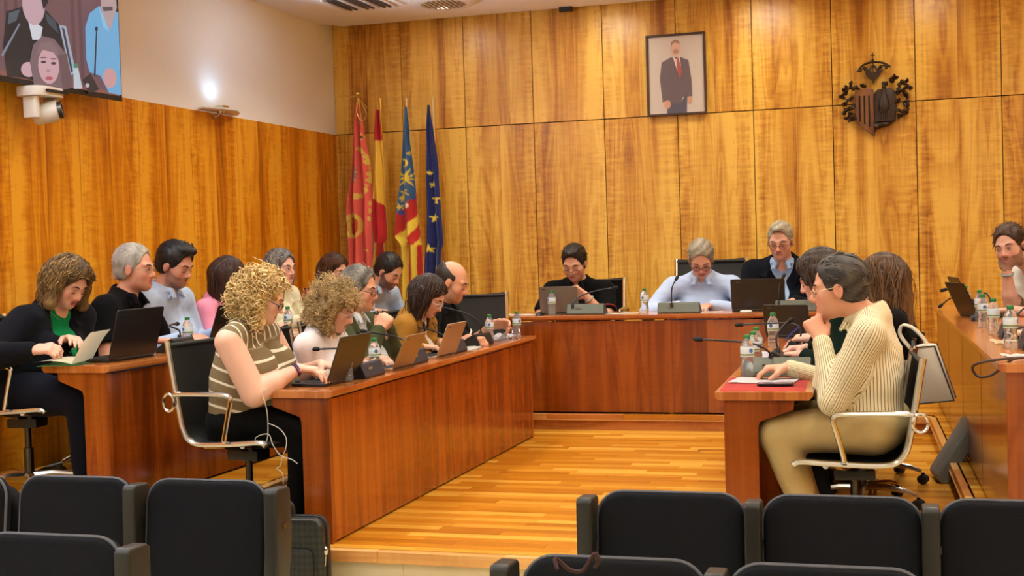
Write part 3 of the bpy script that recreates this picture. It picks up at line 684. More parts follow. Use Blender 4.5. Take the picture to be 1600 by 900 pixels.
# ================================================================== DESK THINGS
k = NT('bottle_plastic'); k.p.inputs['Base Color'].default_value = (.86, .92, .95, 1); k.p.inputs['Transmission Weight'].default_value = .88; k.p.inputs['Roughness'].default_value = .08; k.p.inputs['IOR'].default_value = 1.16; k.p.inputs['Specular IOR Level'].default_value = .8; M['pet'] = k.m
k = NT('bottle_label'); X = k.xyz(k.node('ShaderNodeTexCoord').outputs['Object']); ang = k.math('ARCTAN2', X[1], X[0])
f = k.math('LESS_THAN', k.math('ADD', k.math('POWER', k.math('MULTIPLY', k.math('SUBTRACT', k.math('PINGPONG', ang, 3.1416), 1.1), 2.2), 2.), k.math('POWER', k.math('MULTIPLY', k.math('SUBTRACT', X[2], .118), 75.), 2.)), .55)
g_ = k.math('LESS_THAN', k.math('ABSOLUTE', k.math('SUBTRACT', X[2], .1)), .0035)
k.L(k.mix(f, k.mix(g_, lin((208, 220, 226)), lin((120, 150, 80))), lin((70, 100, 160))), k.p.inputs['Base Color']); k.p.inputs['Roughness'].default_value = .35; M['label'] = k.m
M['cap'] = plain('green_cap', (30, 120, 56), .4)
def make_bottle():
    r = empty('water_bottle')
    bm = B(); lathe(bm, [(.024, 0), (.030, .004), (.031, .02), (.028, .026), (.031, .032), (.028, .038), (.0305, .046), (.027, .06), (.026, .072), (.030, .086), (.031, .092), (.031, .130), (.030, .136), (.024, .152), (.014, .166), (.0125, .172)], 20); fin(bm, 'bottle_body', M['pet'], r)
    bm = B(); lathe(bm, [(.0314, .090), (.0318, .091), (.0318, .131), (.0314, .132)], 20); fin(bm, 'label', M['label'], r)
    bm = B(); lathe(bm, [(.0145, .170), (.0152, .172), (.0152, .184), (.013, .187)], 16); fin(bm, 'cap', M['cap'], r)
    return r
b0 = make_bottle(); bu = [0]
def bottle(x, y, z, label, s=1.0):
    o = b0 if not bu[0] else copy_tree(b0); bu[0] = 1; o.location = (x, y, z); o.rotation_euler = (0, 0, rnd.random()*6); o.scale = (s, s, s*1.03)
    tag(o, label, 'bottle', 'small water bottles with green caps')
I_, O_ = .75, .87
bottle(-2.70, 6.03, I_, 'water bottle half hidden behind the blonde woman\'s laptop')
bottle(-2.72, 6.44, I_, 'green-capped water bottle between two laptops, in front of the clasped hands')
bottle(-2.74, 8.56, I_, 'water bottle beside the crumpled papers of the bald man')
bottle(-2.65, 8.93, I_, 'water bottle on the far corner of the near left desk')
bottle(-2.56, 9.60, O_, 'water bottle in front of the silver laptop on the head desk')
bottle(-1.845, 9.66, O_, 'water bottle standing alone in the middle of the head desk')
bottle(-.70, 6.26, I_, 'water bottle nearest the red folder on the right desk', 1.06)
bottle(-.705, 6.58, I_, 'water bottle just behind the one nearest the red folder', 1.03)
bottle(-.72, 6.88, I_, 'water bottle third from the red folder on the right desk', 1.03)
bottle(-.73, 7.95, I_, 'water bottle beside the open papers and black laptop on the right desk', 1.1)
bottle(-.74, 8.75, I_, 'water bottle at the far end of the right desk, partly hidden by others')
bottle(-.60, 9.63, O_, 'water bottle on the head desk just left of the striped man\'s face')
bottle(.50, 6.36, O_, 'water bottle nearest the viewer on the desk at the right edge', 1.05)
bottle(.485, 7.22, O_, 'water bottle second nearest on the desk at the right edge')
bottle(.465, 7.72, O_, 'water bottle third nearest on the desk at the right edge, with blue label facing out')
bottle(.48, 8.30, O_, 'water bottle fourth nearest on the desk at the right edge')
bottle(.43, 8.95, O_, 'farthest water bottle on the desk at the right edge')
bottle(-3.965, 6.22, O_, 'water bottle beside the laptop of the woman in navy')
bottle(-3.965, 6.62, O_, 'water bottle in front of the dark-haired man in pale blue')
bottle(-3.87, 7.72, O_, 'water bottle in front of the grey-haired woman in cream')
bottle(-3.93, 8.78, O_, 'water bottle seen above the clasped hands')
bottle(-3.86, 9.10, O_, 'water bottle in front of the bearded man in the left row')
# laptops
def screenmat(c): return plain('laptop_shell', c, .35, .35 if sum(c) > 200 else 0)
def laptop(x, y, z, rz, tilt, w, h, shell, label, base=.24):
    r = empty('laptop', (x, y, z), math.radians(rz), label, 'laptop', 'open laptops on the desks'); ms = screenmat(shell)
    fin(prism(B(), rrect(base, w, .012, 3, base/2, 0), 0, .014, 'z'), 'base', ms, r, sm=False, bev=.003)
    fin(box(B(), (base*.42, 0, .0150), (base*.45, w*.88, .002)), 'keyboard', M['blackm'], r, sm=False)
    fin(box(B(), (base*.82, 0, .0150), (base*.25, w*.3, .0012)), 'touchpad', M['steel'], r, sm=False)
    Mt = Matrix.Translation((-.002, 0, .014)) @ Matrix.Rotation(math.radians(-tilt), 4, 'Y')
    ld = fin(prism(B(), rrect(h, w, .012, 3, h/2, 0), -.004, .003, 'z', Mt @ Matrix.Rotation(-PI/2, 4, 'Y')), 'lid', ms, r, sm=False, bev=.002)
    fin(box(B(), (.0045, 0, h/2), (.001, w-.02, h-.03), Mt), 'screen', M['black'], ld, sm=False)
    fin(box(B(), (-.0045, w*.36, h*.9), (.001, .03, .008), Mt), 'badge', M['steel'], ld, sm=False)
    bm = B(); tube(bm, [(-.002, -w*.4, .014), (-.002, w*.4, .014)], .006, 8); fin(bm, 'hinge', M['black'], r)
    return r
laptop(-2.705, 5.98, I_, 178, 20, .36, .245, (34, 34, 36), 'black laptop the blonde woman in stripes is typing on', .25)
laptop(-2.655, 6.68, I_, 178, 26, .28, .20, (148, 118, 88), 'bronze-silver laptop behind the second bottle on the near left desk', .21)
laptop(-2.66, 7.42, I_, 178, 22, .32, .21, (176, 150, 128), 'silver laptop in front of the woman in the ochre jacket', .21)
laptop(-3.955, 6.03, O_, 176, 15, .40, .27, (24, 24, 26), 'black laptop in front of the woman in navy')
laptop(-3.93, 6.98, O_, 176, 20, .36, .25, (26, 26, 28), 'black laptop in front of the woman in pink')
laptop(-2.53, 9.72, O_, 90, 12, .31, .21, (126, 116, 106), 'silver laptop on the head desk before the man in the black polo', .20)
laptop(-.995, 9.72, O_, 88, 10, .40, .235, (26, 22, 20), 'black laptop on the head desk before the man in the suit')
laptop(-.70, 8.70, I_, 76, 14, .31, .215, (22, 24, 22), 'black laptop at the far end of the right desk', .20)
laptop(.44, 8.74, O_, 18, 24, .33, .23, (28, 24, 22), 'nearer dark laptop leaning back on the desk at the right edge')
laptop(.46, 9.45, O_, 10, 22, .33, .24, (40, 32, 28), 'farther dark laptop on the desk at the right edge')
# conference microphones
def mic(x, y, z, rz, neck, label, w=.27, mat='micblue', back='black', s=1.0):
    r = empty('desk_microphone', (x, y, z), math.radians(rz), label, 'microphone', 'conference microphone units on the desks')
    prof = [(-.055, .0), (-.062, .012), (-.035, .078), (-.022, .084), (.085, .022), (.09, .0)]
    fin(prism(B(), prof, -w/2, w/2, 'y'), 'base', M[mat], r, sm=False, bev=.004)
    fin(prism(B(), [(a*.93, b*.93+.001) for a, b in prof], -w/2-.003, w/2+.003, 'y'), 'side_cheek', M[back], r, sm=False)
    fin(box(B(), (.035, 0, .053), (.05, w*.5, .004), Matrix.Rotation(0, 4, 'Y')), 'button_panel', M['steel'], r, sm=False)
    fin(box(B(), (-.0515, w*.18, .05), (.003, .05, .014), Matrix.Rotation(0, 4, 'Y')), 'nameplate', plain('plate_grey', (120, 120, 104), .5), r, sm=False)
    c = curve(neck, 8); bm = B(); tube(bm, c, .0052*s, 8); lathe(bm, [(.011, -.01), (.011, .018), (.008, .022)], 10, c=neck[0]); fin(bm, 'gooseneck', M['black'], r)
    e = Vector(neck[-1]); d = (c[-1]-c[-3]).normalized()
    bm = B(); lathe(bm, [(.006, -.012), (.0115, -.006), (.0125, .018), (.009, .034), (.003, .038)], 12, M=Matrix.Translation(e) @ d.to_track_quat('Z', 'Y').to_matrix().to_4x4()); fin(bm, 'microphone_head', M['blackm'], r)
    bm = B(); q_ = c[-4]; lathe(bm, [(.0068, -.004), (.0068, .004)], 10, M=Matrix.Translation(q_) @ d.to_track_quat('Z', 'Y').to_matrix().to_4x4()); fin(bm, 'light_ring', M['steel'], r)
    return r
# local +x = towards the speaker
mic(-2.705, 6.27, I_, 180, [(-.02, .10, .075), (-.01, .11, .12), (.03, .10, .15), (.12, .06, .155), (.26, .02, .15)], 'microphone unit between the bottle and the black laptop on the near left desk')
mic(-2.72, 6.98, I_, 180, [(-.02, .11, .075), (-.02, .11, .13), (.04, .09, .16), (.16, .02, .175), (.29, -.02, .19)], 'microphone unit between the bronze and the silver laptop')
mic(-2.72, 7.70, I_, 180, [(.0, -.05, .07), (.05, -.04, .10), (.14, .02, .15), (.28, .16, .19)], 'microphone unit behind the silver laptop of the woman in ochre')
mic(-2.73, 8.27, I_, 172, [(-.02, .0, .075), (-.02, .01, .14), (.03, .06, .21), (.15, .14, .26), (.26, .24, .29)], 'black microphone unit before the bald man, neck bent left', .24, 'black')
mic(-3.96, 6.50, O_, 180, [(0, -.02, .075), (.0, -.02, .12), (.05, .0, .15), (.1, -.16, .15)], 'microphone unit between the bottles on the left step desk', .22, 'black')
mic(-3.95, 7.52, O_, 180, [(0, -.04, .075), (0, -.03, .15), (.06, .03, .22), (.15, .14, .215)], 'dark blue microphone unit before the grey-haired woman in cream', .22)
mic(-3.93, 8.98, O_, 180, [(0, .02, .075), (0, .02, .16), (.06, .05, .20), (.12, .1, .17)], 'microphone unit behind the clasped hands on the left step desk', .22, 'black')
mic(-2.30, 9.66, O_, 90, [(-.045, .10, .06), (-.03, .095, .10), (.02, .03, .15), (.03, -.10, .185), (.03, -.21, .20)], 'grey microphone unit before the man in the black polo, neck bent right', .29, 'miclid')
mic(-1.58, 9.66, O_, 90, [(-.055, .05, .06), (-.05, .05, .12), (-.03, .045, .2), (.0, .02, .255)], 'grey microphone unit with upright neck before the man in light blue', .31, 'miclid')
mic(-.72, 9.70, O_, 90, [(-.055, .12, .05), (-.05, .12, .12), (-.03, .11, .2), (.0, .09, .25)], 'grey microphone unit with upright neck before the man in the suit', .29, 'miclid')
mic(-.56, 6.36, I_, -90, [(-.02, -.04, .075), (.0, -.05, .115), (.02, -.11, .15), (.02, -.2, .165), (.03, -.375, .178)], 'microphone unit on the near right desk with its neck reaching left past the bottle', .30, 'miclid')
mic(-.60, 6.82, I_, 0, [(0, -.02, .075), (-.01, -.01, .15), (.02, .03, .2), (.05, .10, .225)], 'microphone unit behind the bottles of the near right desk, neck curling up', .22, 'black')
mic(-.56, 7.52, I_, 0, [(.02, -.06, .075), (.03, -.05, .14), (-.02, -.05, .175), (-.14, -.07, .18), (-.30, -.1, .175)], 'microphone unit by the open papers on the right desk, neck reaching left', .24, 'black')
mic(.52, 8.40, O_, 180, [(0, 0, .07), (.02, 0, .13), (.0, .03, .17), (-.03, .05, .12)], 'small grey microphone unit beside the nearer laptop at the right edge', .20)
mic(.56, 7.05, O_, 0, [(0, -.02, .075), (.03, 0, .12), (.1, .06, .17), (.17, .18, .21)], 'dark blue microphone unit between the bottles at the right edge', .26)
mic(.60, 6.38, O_, 0, [(0, .04, .075), (.02, .05, .12), (.06, .1, .19), (.14, .2, .27)], 'dark blue microphone unit nearest the viewer at the right edge', .28)
mic(.50, 9.10, O_, 0, [(-.02, 0, .075), (-.06, 0, .13), (-.12, .0, .175), (-.19, -.02, .165)], 'microphone poking out past the left side of the laptops, right edge', .2)
mic(.50, 9.85, O_, 0, [(-.03, 0, .075), (-.07, -.02, .08), (-.14, -.1, .07), (-.20, -.2, .03)], 'farthest microphone at the right edge, thin neck pointing left against the wall', .2)
# papers, folder, notebook
def sheet(x, y, z, w, l, rz, label, col=(234, 232, 226), th=.004, nm='paper', cat='paper', curl=.006, group=None):
    bm = B(); n = 8; g = []
    for i in range(n+1):
        g.append([bm.verts.new((w*(i/n-.5), l*(j/6-.5), th/2+curl*(abs(i/n-.5)*2)**2*rnd.random()+ curl*.5*math.sin(i*1.7+j))) for j in range(7)])
    for i in range(n):
        for j in range(6): bm.faces.new((g[i][j], g[i+1][j], g[i+1][j+1], g[i][j+1]))
    mn = min(v.co.z for v in bm.verts)
    for v in bm.verts: v.co.z -= mn
    bmesh.ops.solidify(bm, geom=bm.faces[:], thickness=-th)
    key = ('p', col)
    if key not in M: M[key] = plain('paper_colour', col, .85, nz=.03)
    mn = min(v.co.z for v in bm.verts)
    for v in bm.verts: v.co.z -= mn
    return fin(bm, nm, M[key], None, loc=(x, y, z+.0005), rot=(0, 0, math.radians(rz)), label=label, cat=cat, group=group)
fo = sheet(-.585, 5.95, I_, .37, .56, 2, 'coral red folder covering the near end of the right desk', (222, 84, 76), .003, 'folder', 'folder', .001)
sheet(-.60, 6.05, I_+.005, .30, .22, -5, 'small stack of white papers on the red folder', (236, 234, 236), .014, curl=.002)
ph = empty('phone', (-.535, 5.87, I_+.006), math.radians(4), 'dark phone lying on the red folder at the desk end', 'phone')
fin(prism(B(), rrect(.16, .078, .01, 4), 0, .009, 'z'), 'case', M['black'], ph, sm=False, bev=.002); fin(prism(B(), rrect(.15, .07, .008, 4), .009, .0095, 'z'), 'screen', plain('phone_glass', (120, 116, 140), .1), ph, sm=False)
sheet(-.60, 7.32, I_+.006, .34, .40, 8, 'open papers under the hands of the women in the right row', (226, 224, 236), .012)
sheet(-.56, 6.98, I_, .3, .2, -4, 'beige papers lying behind the microphone on the right desk', (206, 170, 140), .01)
sheet(-2.76, 8.05, I_, .22, .40, 8, 'white papers on the near left desk before the bald man')
sheet(-2.74, 8.78, I_, .18, .36, -6, 'crumpled white papers at the far end of the near left desk', (226, 226, 230), .008, curl=.03)
sheet(-2.78, 7.42, I_, .16, .2, 5, 'pale green paper under the silver laptop screen', (206, 222, 196), curl=.002)
sheet(-2.04, 9.72, O_, .26, .16, 4, 'white papers between the bottle and microphone of the head desk', th=.008, curl=.002)
sheet(-2.86, 9.72, O_, .30, .16, -3, 'white papers at the left end of the head desk', th=.012, curl=.003)
sheet(-1.42, 9.74, O_, .30, .18, 3, 'white papers under the hand of the man in light blue', th=.004, curl=.001)
sheet(-3.98, 9.45, O_, .26, .3, 10, 'white papers before the bearded man of the left row')
sheet(-4.02, 7.92, O_, .2, .25, 5, 'white papers before the woman in pink', curl=.002)
sheet(.52, 6.72, O_, .16, .26, 3, 'beige papers between the bottles at the right edge', (222, 206, 168), .010)
sheet(.50, 5.95, O_, .12, .2, 8, 'white paper on the near end of the desk at the right edge')
for x, y, z, lb in ((-2.70, 6.03, I_, 'paper napkin under the half hidden bottle by the black laptop'), (-3.965, 6.22, O_, 'paper napkin under the bottle beside the woman in navy'), (-3.965, 6.62, O_, 'paper napkin under the bottle before the man in pale blue'), (.50, 6.36, O_, 'paper napkin under the nearest bottle at the right edge')):
    o = sheet(x, y, z-.002, .12, .12, 20, lb, (238, 236, 230), .0008, 'napkin', 'napkin', .0006)
bm = B(); lathe(bm, [(.035, 0), (.045, .004), (.045, .012), (.035, .017)], 20); fin(bm, 'puck', M['white'], None, loc=(-1.075, 9.60, O_), label='round white disc on the head desk before the black laptop', cat='disc')
nb = empty('notebook', (-4.10, 5.79, O_), math.radians(12), 'open cream notebook held up over the desk end by the woman in navy', 'notebook')
for s, lift, mat in ((-1, 5, (232, 226, 196)), (1, 42, (238, 236, 218))):
    bm = B(); g = []
    for i in range(9):
        t = i/8*.85; g.append([bm.verts.new(((-.25*t if s < 0 else .20*t*math.cos(math.radians(50))), yy, .010+(.02*math.sin(t*PI)+.0*t if s < 0 else .19*t*math.sin(math.radians(70))+.02*math.sin(t*PI)))) for yy in (-.13, 0, .13)])
    for i in range(8):
        for j in range(2): bm.faces.new((g[i][j], g[i+1][j], g[i+1][j+1], g[i][j+1]))
    bmesh.ops.solidify(bm, geom=bm.faces[:], thickness=.006); fin(bm, 'page', plain('cream_page', mat, .9, nz=.03), nb)
fin(box(B(), (-.08, 0, .002), (.22, .25, .003)), 'cover', plain('green_cover', (60, 120, 70), .7), nb, sm=False)
def mouse(x, y, z, rz, label):
    bm = B(); ball(bm, (0, 0, 0), (.055, .031, .030), u=16, v=10)
    for v in bm.verts: v.co.z = max(v.co.z, 0)*(1 if v.co.x > 0 else .9)
    o = empty('computer_mouse', (x, y, z), math.radians(rz), label, 'mouse'); fin(bm, 'shell', M['black'], o)
    bm = B(); lathe(bm, [(.006, -.003), (.006, .003)], 8, M=Matrix.Translation((.03, 0, .024)) @ Matrix.Rotation(PI/2, 4, 'X')); fin(bm, 'wheel', M['steel'], o)
mouse(-2.94, 5.86, I_+.015, 10, 'black mouse on the palm rest of the black laptop')
mouse(-2.66, 9.60, O_, 80, 'black mouse left of the bottle on the head desk')
tb = empty('tablet', (-3.98, 9.42, O_+.012), math.radians(-20), 'black tablet propped under the forearm of the bearded man in the left row', 'tablet')
fin(prism(B(), rrect(.2, .28, .012, 3), 0, .012, 'z', Matrix.Rotation(-.35, 4, 'Y')), 'case', M['black'], tb, sm=False, bev=.002)
fin(prism(B(), rrect(.18, .26, .008, 3), .0122, .0128, 'z', Matrix.Rotation(-.35, 4, 'Y')), 'screen', plain('tablet_glass', (24, 26, 34), .08), tb, sm=False)
# pens / cable / bags
def wire(nm, pts, r, mat, label, cat, n=8): bm = B(); tube(bm, curve(pts, n), r, 8); return fin(bm, nm, mat, None, label=label, cat=cat)
wire('pen', [(-.61, 7.36, .84), (-.57, 7.33, .88), (-.53, 7.30, .915)], .004, plain('blue_pen', (50, 60, 150), .4), 'blue pen held over the papers by a woman of the right row', 'pen', 2)
wire('cable', [(.58, 5.74, O_+.01), (.50, 5.75, O_+.015), (.42, 5.70, O_+.015), (.33, 5.72, .868), (.30, 5.78, .84), (.325, 5.80, .80), (.38, 5.75, .815), (.46, 5.70, .885), (.56, 5.66, .885)], .006, plain('brown_cable', (70, 44, 34), .5), 'brown cable looping over the near end of the desk at the right edge', 'cable', 6)
wl_ = plain('white_cable', (190, 186, 180), .6)
wire('earphone_cable', [(-2.93, 5.60, .757), (-2.95, 5.585, .745), (-2.925, 5.575, .66), (-2.92, 5.57, .57), (-2.93, 5.565, .51), (-2.965, 5.56, .50), (-2.985, 5.56, .525), (-2.95, 5.56, .545), (-2.91, 5.56, .545), (-2.89, 5.555, .50), (-2.86, 5.55, .46), (-2.83, 5.55, .44), (-2.79, 5.55, .43), (-2.76, 5.55, .41)], .0022, wl_, 'thin white earphone cable hanging in a loop below the near left desk', 'cable')
wire('earphone_cable', [(-2.92, 5.57, .60), (-2.86, 5.57, .575), (-2.82, 5.56, .53), (-2.82, 5.55, .48), (-2.84, 5.55, .44), (-2.85, 5.55, .40), (-2.87, 5.55, .385), (-2.84, 5.55, .36), (-2.84, 5.55, .31)], .0022, wl_, 'second strand of thin earphone cable hanging before the black trousers', 'cable')
# laptop bag on the hall floor
bg = empty('laptop_bag', (-2.82, 5.44, ZF), math.radians(4), 'black quilted laptop bag standing on the floor against the stage', 'bag'); bg.scale = (1.1, 1.1, 1.26)
mq = NT('quilted_black'); X = mq.xyz(mq.node('ShaderNodeTexCoord').outputs['Object'])
a_ = mq.math('SINE', mq.math('MULTIPLY', mq.math('ADD', X[0], X[2]), 130.)); b_ = mq.math('SINE', mq.math('MULTIPLY', mq.math('SUBTRACT', X[0], X[2]), 130.))
f = mq.math('MULTIPLY', mq.math('ADD', mq.math('MULTIPLY', a_, b_), 1.), .5); mq.L(mq.mix(f, lin((20, 22, 20)), lin((42, 44, 40))), mq.p.inputs['Base Color']); mq.p.inputs['Roughness'].default_value = .4; mq.bump(f, .5, .006)
fin(prism(B(), rrect(.44, .34, .05, 5, 0, .172), -.05, .05, 'y'), 'body', mq.m, bg, bev=.012, seg=3)
fin(prism(B(), rrect(.38, .20, .03, 4, -.01, .13), -.066, -.05, 'y'), 'front_pocket', mq.m, bg, bev=.008)
bm = B(); tube(bm, curve([(-.1, -.03, .33), (-.09, -.035, .40), (-.02, -.035, .43), (.05, -.035, .40), (.06, -.03, .33)], 5), .012, 8); fin(bm, 'handle', M['arm'], bg)
bm = B(); tube(bm, curve([(-.1, .03, .33), (-.10, .03, .38), (-.02, .03, .405), (.05, .03, .38), (.06, .03, .33)], 5), .012, 8); fin(bm, 'handle', M['arm'], bg)
bm = B(); tube(bm, [(p[0], 0, p[1]) for p in rrect(.445, .345, .052, 5, 0, .172)], .005, 6, closed=True); fin(bm, 'piping', M['black'], bg)
bm = B(); ball(bm, (.225, -.03, .22), (.012, .01, .018)); tube(bm, [(.225, -.03, .20), (.222, -.035, .165)], .004, 6); fin(bm, 'clasp', M['chrome'], bg)
fin(box(B(), (-.08, -.068, .25), (.16, .006, .05), Matrix.Rotation(.15, 4, 'Y')), 'flap', M['arm'], bg, bev=.002)
# grey bag leaning on the right step
gb = empty('document_bag', (.20, 7.72, .005), 0, 'slim grey bag leaning against the step by the right desk', 'bag')
Mg = Matrix.Rotation(math.radians(8), 4, 'Z') @ Matrix.Rotation(math.radians(32), 4, 'Y')
mg = plain('grey_nylon', (122, 126, 122), .5, nz=.3, nsc=14, bump=.5)
fin(prism(B(), rrect(.085, .40, .036, 5, 0, .20), -.13, .13, 'y', Mg), 'body', mg, gb, bev=.015, seg=3)
fin(prism(B(), rrect(.075, .10, .03, 5, .003, .40), -.10, .10, 'y', Mg), 'flap', plain('pale_grey_nylon', (176, 180, 178), .5, nz=.2), gb, bev=.012)
bm = B(); tube(bm, curve([Mg @ Vector((.04, 0, .42)), Mg @ Vector((.07, 0, .36)), Mg @ Vector((.06, 0, .2)), Mg @ Vector((.045, 0, .1))], 4), .008, 6); fin(bm, 'strap', M['blackm'], gb)
# white handbag hanging on the chair
hb = empty('handbag', (.10, 6.98, .50), math.radians(-6), 'off-white structured handbag with dark edges hanging behind the chair', 'bag')
mw = plain('off_white_leather', (206, 196, 178), .5, nz=.1); 
fin(prism(B(), [(-.085, .03), (.175, .06), (.085, .34), (.03, .345), (-.02, .33), (-.06, .25)], -.07, .07, 'y'), 'body', mw, hb, bev=.008)
fin(prism(B(), [(-.088, .028), (-.14, .075), (-.12, .27), (-.06, .25)], -.06, .06, 'y'), 'side_gusset', plain('taupe_leather', (112, 98, 84), .5), hb, bev=.006)
bm = B()
for s in (-1, 1): tube(bm, [(-.085, s*.072, .03), (.175, s*.072, .06), (.085, s*.072, .34), (-.02, s*.072, .33)], .004, 6)
fin(bm, 'edge_binding', M['blackm'], hb)
for s in (-.5, .5):
    bm = B(); tube(bm, curve([(.05, s*.06, .33), (.02, s*.06, .38), (-.03, s*.06, .43), (-.08, s*.06, .44), (-.09, s*.06, .39), (-.04, s*.06, .32)], 6), .0065, 8); fin(bm, 'handle', mw, hb)
bm = B(); ball(bm, (-.03, -.085, .31), (.014, .008, .018)); ball(bm, (-.02, -.085, .28), (.010, .008, .010)); fin(bm, 'charm', M['chrome'], hb)
# ================================================================== PEOPLE: distance fields -> one skin each
f4 = np.float32
def nrm(v): v = np.asarray(v, float); return v/ (np.linalg.norm(v)+1e-9)
class Field:
    def __init__(s, lo, hi, h):
        s.h = h; s.lo = np.array(lo, float); s.n = (np.ceil((np.array(hi)-s.lo)/h).astype(int)+1); s.D = np.full(tuple(s.n), 1.0, f4)
    def blk(s, lo, hi):
        a = np.clip(np.floor((lo-s.lo)/s.h).astype(int), 0, s.n-1); b = np.clip(np.ceil((hi-s.lo)/s.h).astype(int)+1, 1, s.n)
        if np.any(b <= a): return None
        ax = [(s.lo[i]+s.h*np.arange(a[i], b[i])).astype(f4) for i in range(3)]
        P = np.stack(np.meshgrid(*ax, indexing='ij'), -1)
        return tuple(slice(a[i], b[i]) for i in range(3)), P
    def add(s, prim, k=.02, sub=False):
        fn, lo, hi = prim; pad = k+2.5*s.h; q = s.blk(lo-pad, hi+pad)
        if q is None: return s
        sl, P = q; d = fn(P).astype(f4); A = s.D[sl]
        if sub:
            e = -d; t = np.clip(k-np.abs(A-e), 0, None)/max(k, 1e-6); s.D[sl] = np.maximum(A, e)+t*t*k*.25
        else:
            t = np.clip(k-np.abs(A-d), 0, None)/max(k, 1e-6); s.D[sl] = np.minimum(A, d)-t*t*k*.25
        return s
    def warp(s, fn):
        m = np.abs(s.D) < .05; I = np.argwhere(m); P = s.lo+s.h*I; s.D[m] += fn(P).astype(f4)
def cone(a, b, ra, rb=None, sq=None):
    """rounded cone; sq = (axis, factor): flattened along an axis"""
    a = np.asarray(a, float); b = np.asarray(b, float); rb = ra if rb is None else rb; ba = b-a; L2 = ba.dot(ba)+1e-9; R_ = max(ra, rb)
    ax = None
    if sq is not None: ax = np.asarray(sq[0], float).astype(f4); fac = sq[1]
    def fn(P):
        t = np.clip((P-a.astype(f4))@ba.astype(f4)/L2, 0, 1); q = P-a.astype(f4)-t[..., None]*ba.astype(f4)
        if ax is not None:
            c = q@ax; q = q+c[..., None]*ax*(1/fac-1)
            return (np.sqrt((q*q).sum(-1))-(ra+(rb-ra)*t))*min(1, (1+fac)/2)
        return np.sqrt((q*q).sum(-1))-(ra+(rb-ra)*t)
    R2 = R_*max(1, sq[1] if sq else 1)
    return fn, np.minimum(a, b)-R2, np.maximum(a, b)+R2
def ell(c, r, Rm=None):
    c = np.asarray(c, float); r = np.asarray(r, float) if hasattr(r, '__len__') else np.full(3, float(r)); Rm = np.eye(3) if Rm is None else Rm
    def fn(P):
        q = (P-c.astype(f4))@Rm.T.astype(f4); k0 = np.sqrt(((q/r)**2).sum(-1)); k1 = np.sqrt(((q/(r*r))**2).sum(-1))+1e-6
        return k0*(k0-1)/k1
    m = r.max(); return fn, c-m, c+m
OFF = [np.array(o) for o in ((0, 0, 0), (1, 0, 0), (0, 1, 0), (1, 1, 0), (0, 0, 1), (1, 0, 1), (0, 1, 1), (1, 1, 1))]
def nets(F):
    D = F.D; S = D < 0; n = np.array(D.shape); c = np.zeros(tuple(n-1), np.int8)
    for o in OFF: c += S[o[0]:n[0]-1+o[0], o[1]:n[1]-1+o[1], o[2]:n[2]-1+o[2]]
    act = (c > 0) & (c < 8); I = np.argwhere(act); idx = np.full(tuple(n-1), -1, np.int32); idx[act] = np.arange(len(I))
    acc = np.zeros((len(I), 3)); cnt = np.zeros(len(I))
    vals = [D[tuple((I+o).T)] for o in OFF]
    for i in range(8):
        for ax in range(3):
            if OFF[i][ax] == 0:
                j = i+(1 << ax); a, b = vals[i], vals[j]; cr = (a < 0) != (b < 0); t = np.where(cr, a/np.where(cr, a-b, 1), 0)
                acc[cr] += OFF[i]+t[cr, None]*(OFF[j]-OFF[i]); cnt[cr] += 1
    V = F.lo+F.h*(I+acc/cnt[:, None]); Q = []
    for ax in range(3):
        b, cc = (ax+1) % 3, (ax+2) % 3; e = np.eye(3, dtype=int)
        sl0 = [slice(1, n[k]-1) for k in range(3)]; sl1 = list(sl0); sl0[ax] = slice(0, n[ax]-1); sl1[ax] = slice(1, n[ax])
        s0_, s1_ = S[tuple(sl0)], S[tuple(sl1)]; G = np.argwhere(s0_ != s1_); 
        if not len(G): continue
        ins = s0_[tuple(G.T)]; off = np.ones(3, int); off[ax] = 0; G = G+off
        q = np.stack([idx[tuple((G-o).T)] for o in (0*e[b], e[b], e[b]+e[cc], e[cc])], -1)
        q[~ins] = q[~ins][:, ::-1]; Q.append(q[:, ::-1] if False else q)
    Q = np.concatenate(Q); Q = Q[(Q >= 0).all(1)]
    return V, Q
def relax(V, Q, it=1, lam=.5):
    for _ in range(it):
        acc = np.zeros_like(V); cnt = np.zeros(len(V))
        for a, b in ((0, 1), (1, 2), (2, 3), (3, 0)):
            np.add.at(acc, Q[:, a], V[Q[:, b]]); np.add.at(cnt, Q[:, a], 1); np.add.at(acc, Q[:, b], V[Q[:, a]]); np.add.at(cnt, Q[:, b], 1)
        V = V+(acc/cnt[:, None]-V)*lam
    return V
def mkmesh(name, V, Q, mat, parent, org, col=None, pat=None, sm=True):
    me = bpy.data.meshes.new(name); V = (np.asarray(V)-org).astype(f4); k = Q.shape[1]
    me.vertices.add(len(V)); me.vertices.foreach_set('co', V.ravel()); me.loops.add(len(Q)*k); me.loops.foreach_set('vertex_index', Q.astype(np.int32).ravel())
    me.polygons.add(len(Q)); me.polygons.foreach_set('loop_start', np.arange(0, len(Q)*k, k, dtype=np.int32)); me.polygons.foreach_set('loop_total', np.full(len(Q), k, np.int32))
    me.update(calc_edges=True); me.validate()
    me.polygons.foreach_set('use_smooth', np.full(len(me.polygons), sm))
    if col is not None:
        at = me.color_attributes.new('Col', 'FLOAT_COLOR', 'POINT'); c4 = np.ones((len(V), 4), f4); c4[:, :3] = col; at.data.foreach_set('color', c4.ravel())
    if pat is not None: at = me.attributes.new('pat', 'FLOAT', 'POINT'); at.data.foreach_set('value', np.asarray(pat, f4))
    me.materials.append(mat); o = bpy.data.objects.new(name, me); C.objects.link(o); o.parent = parent; return o
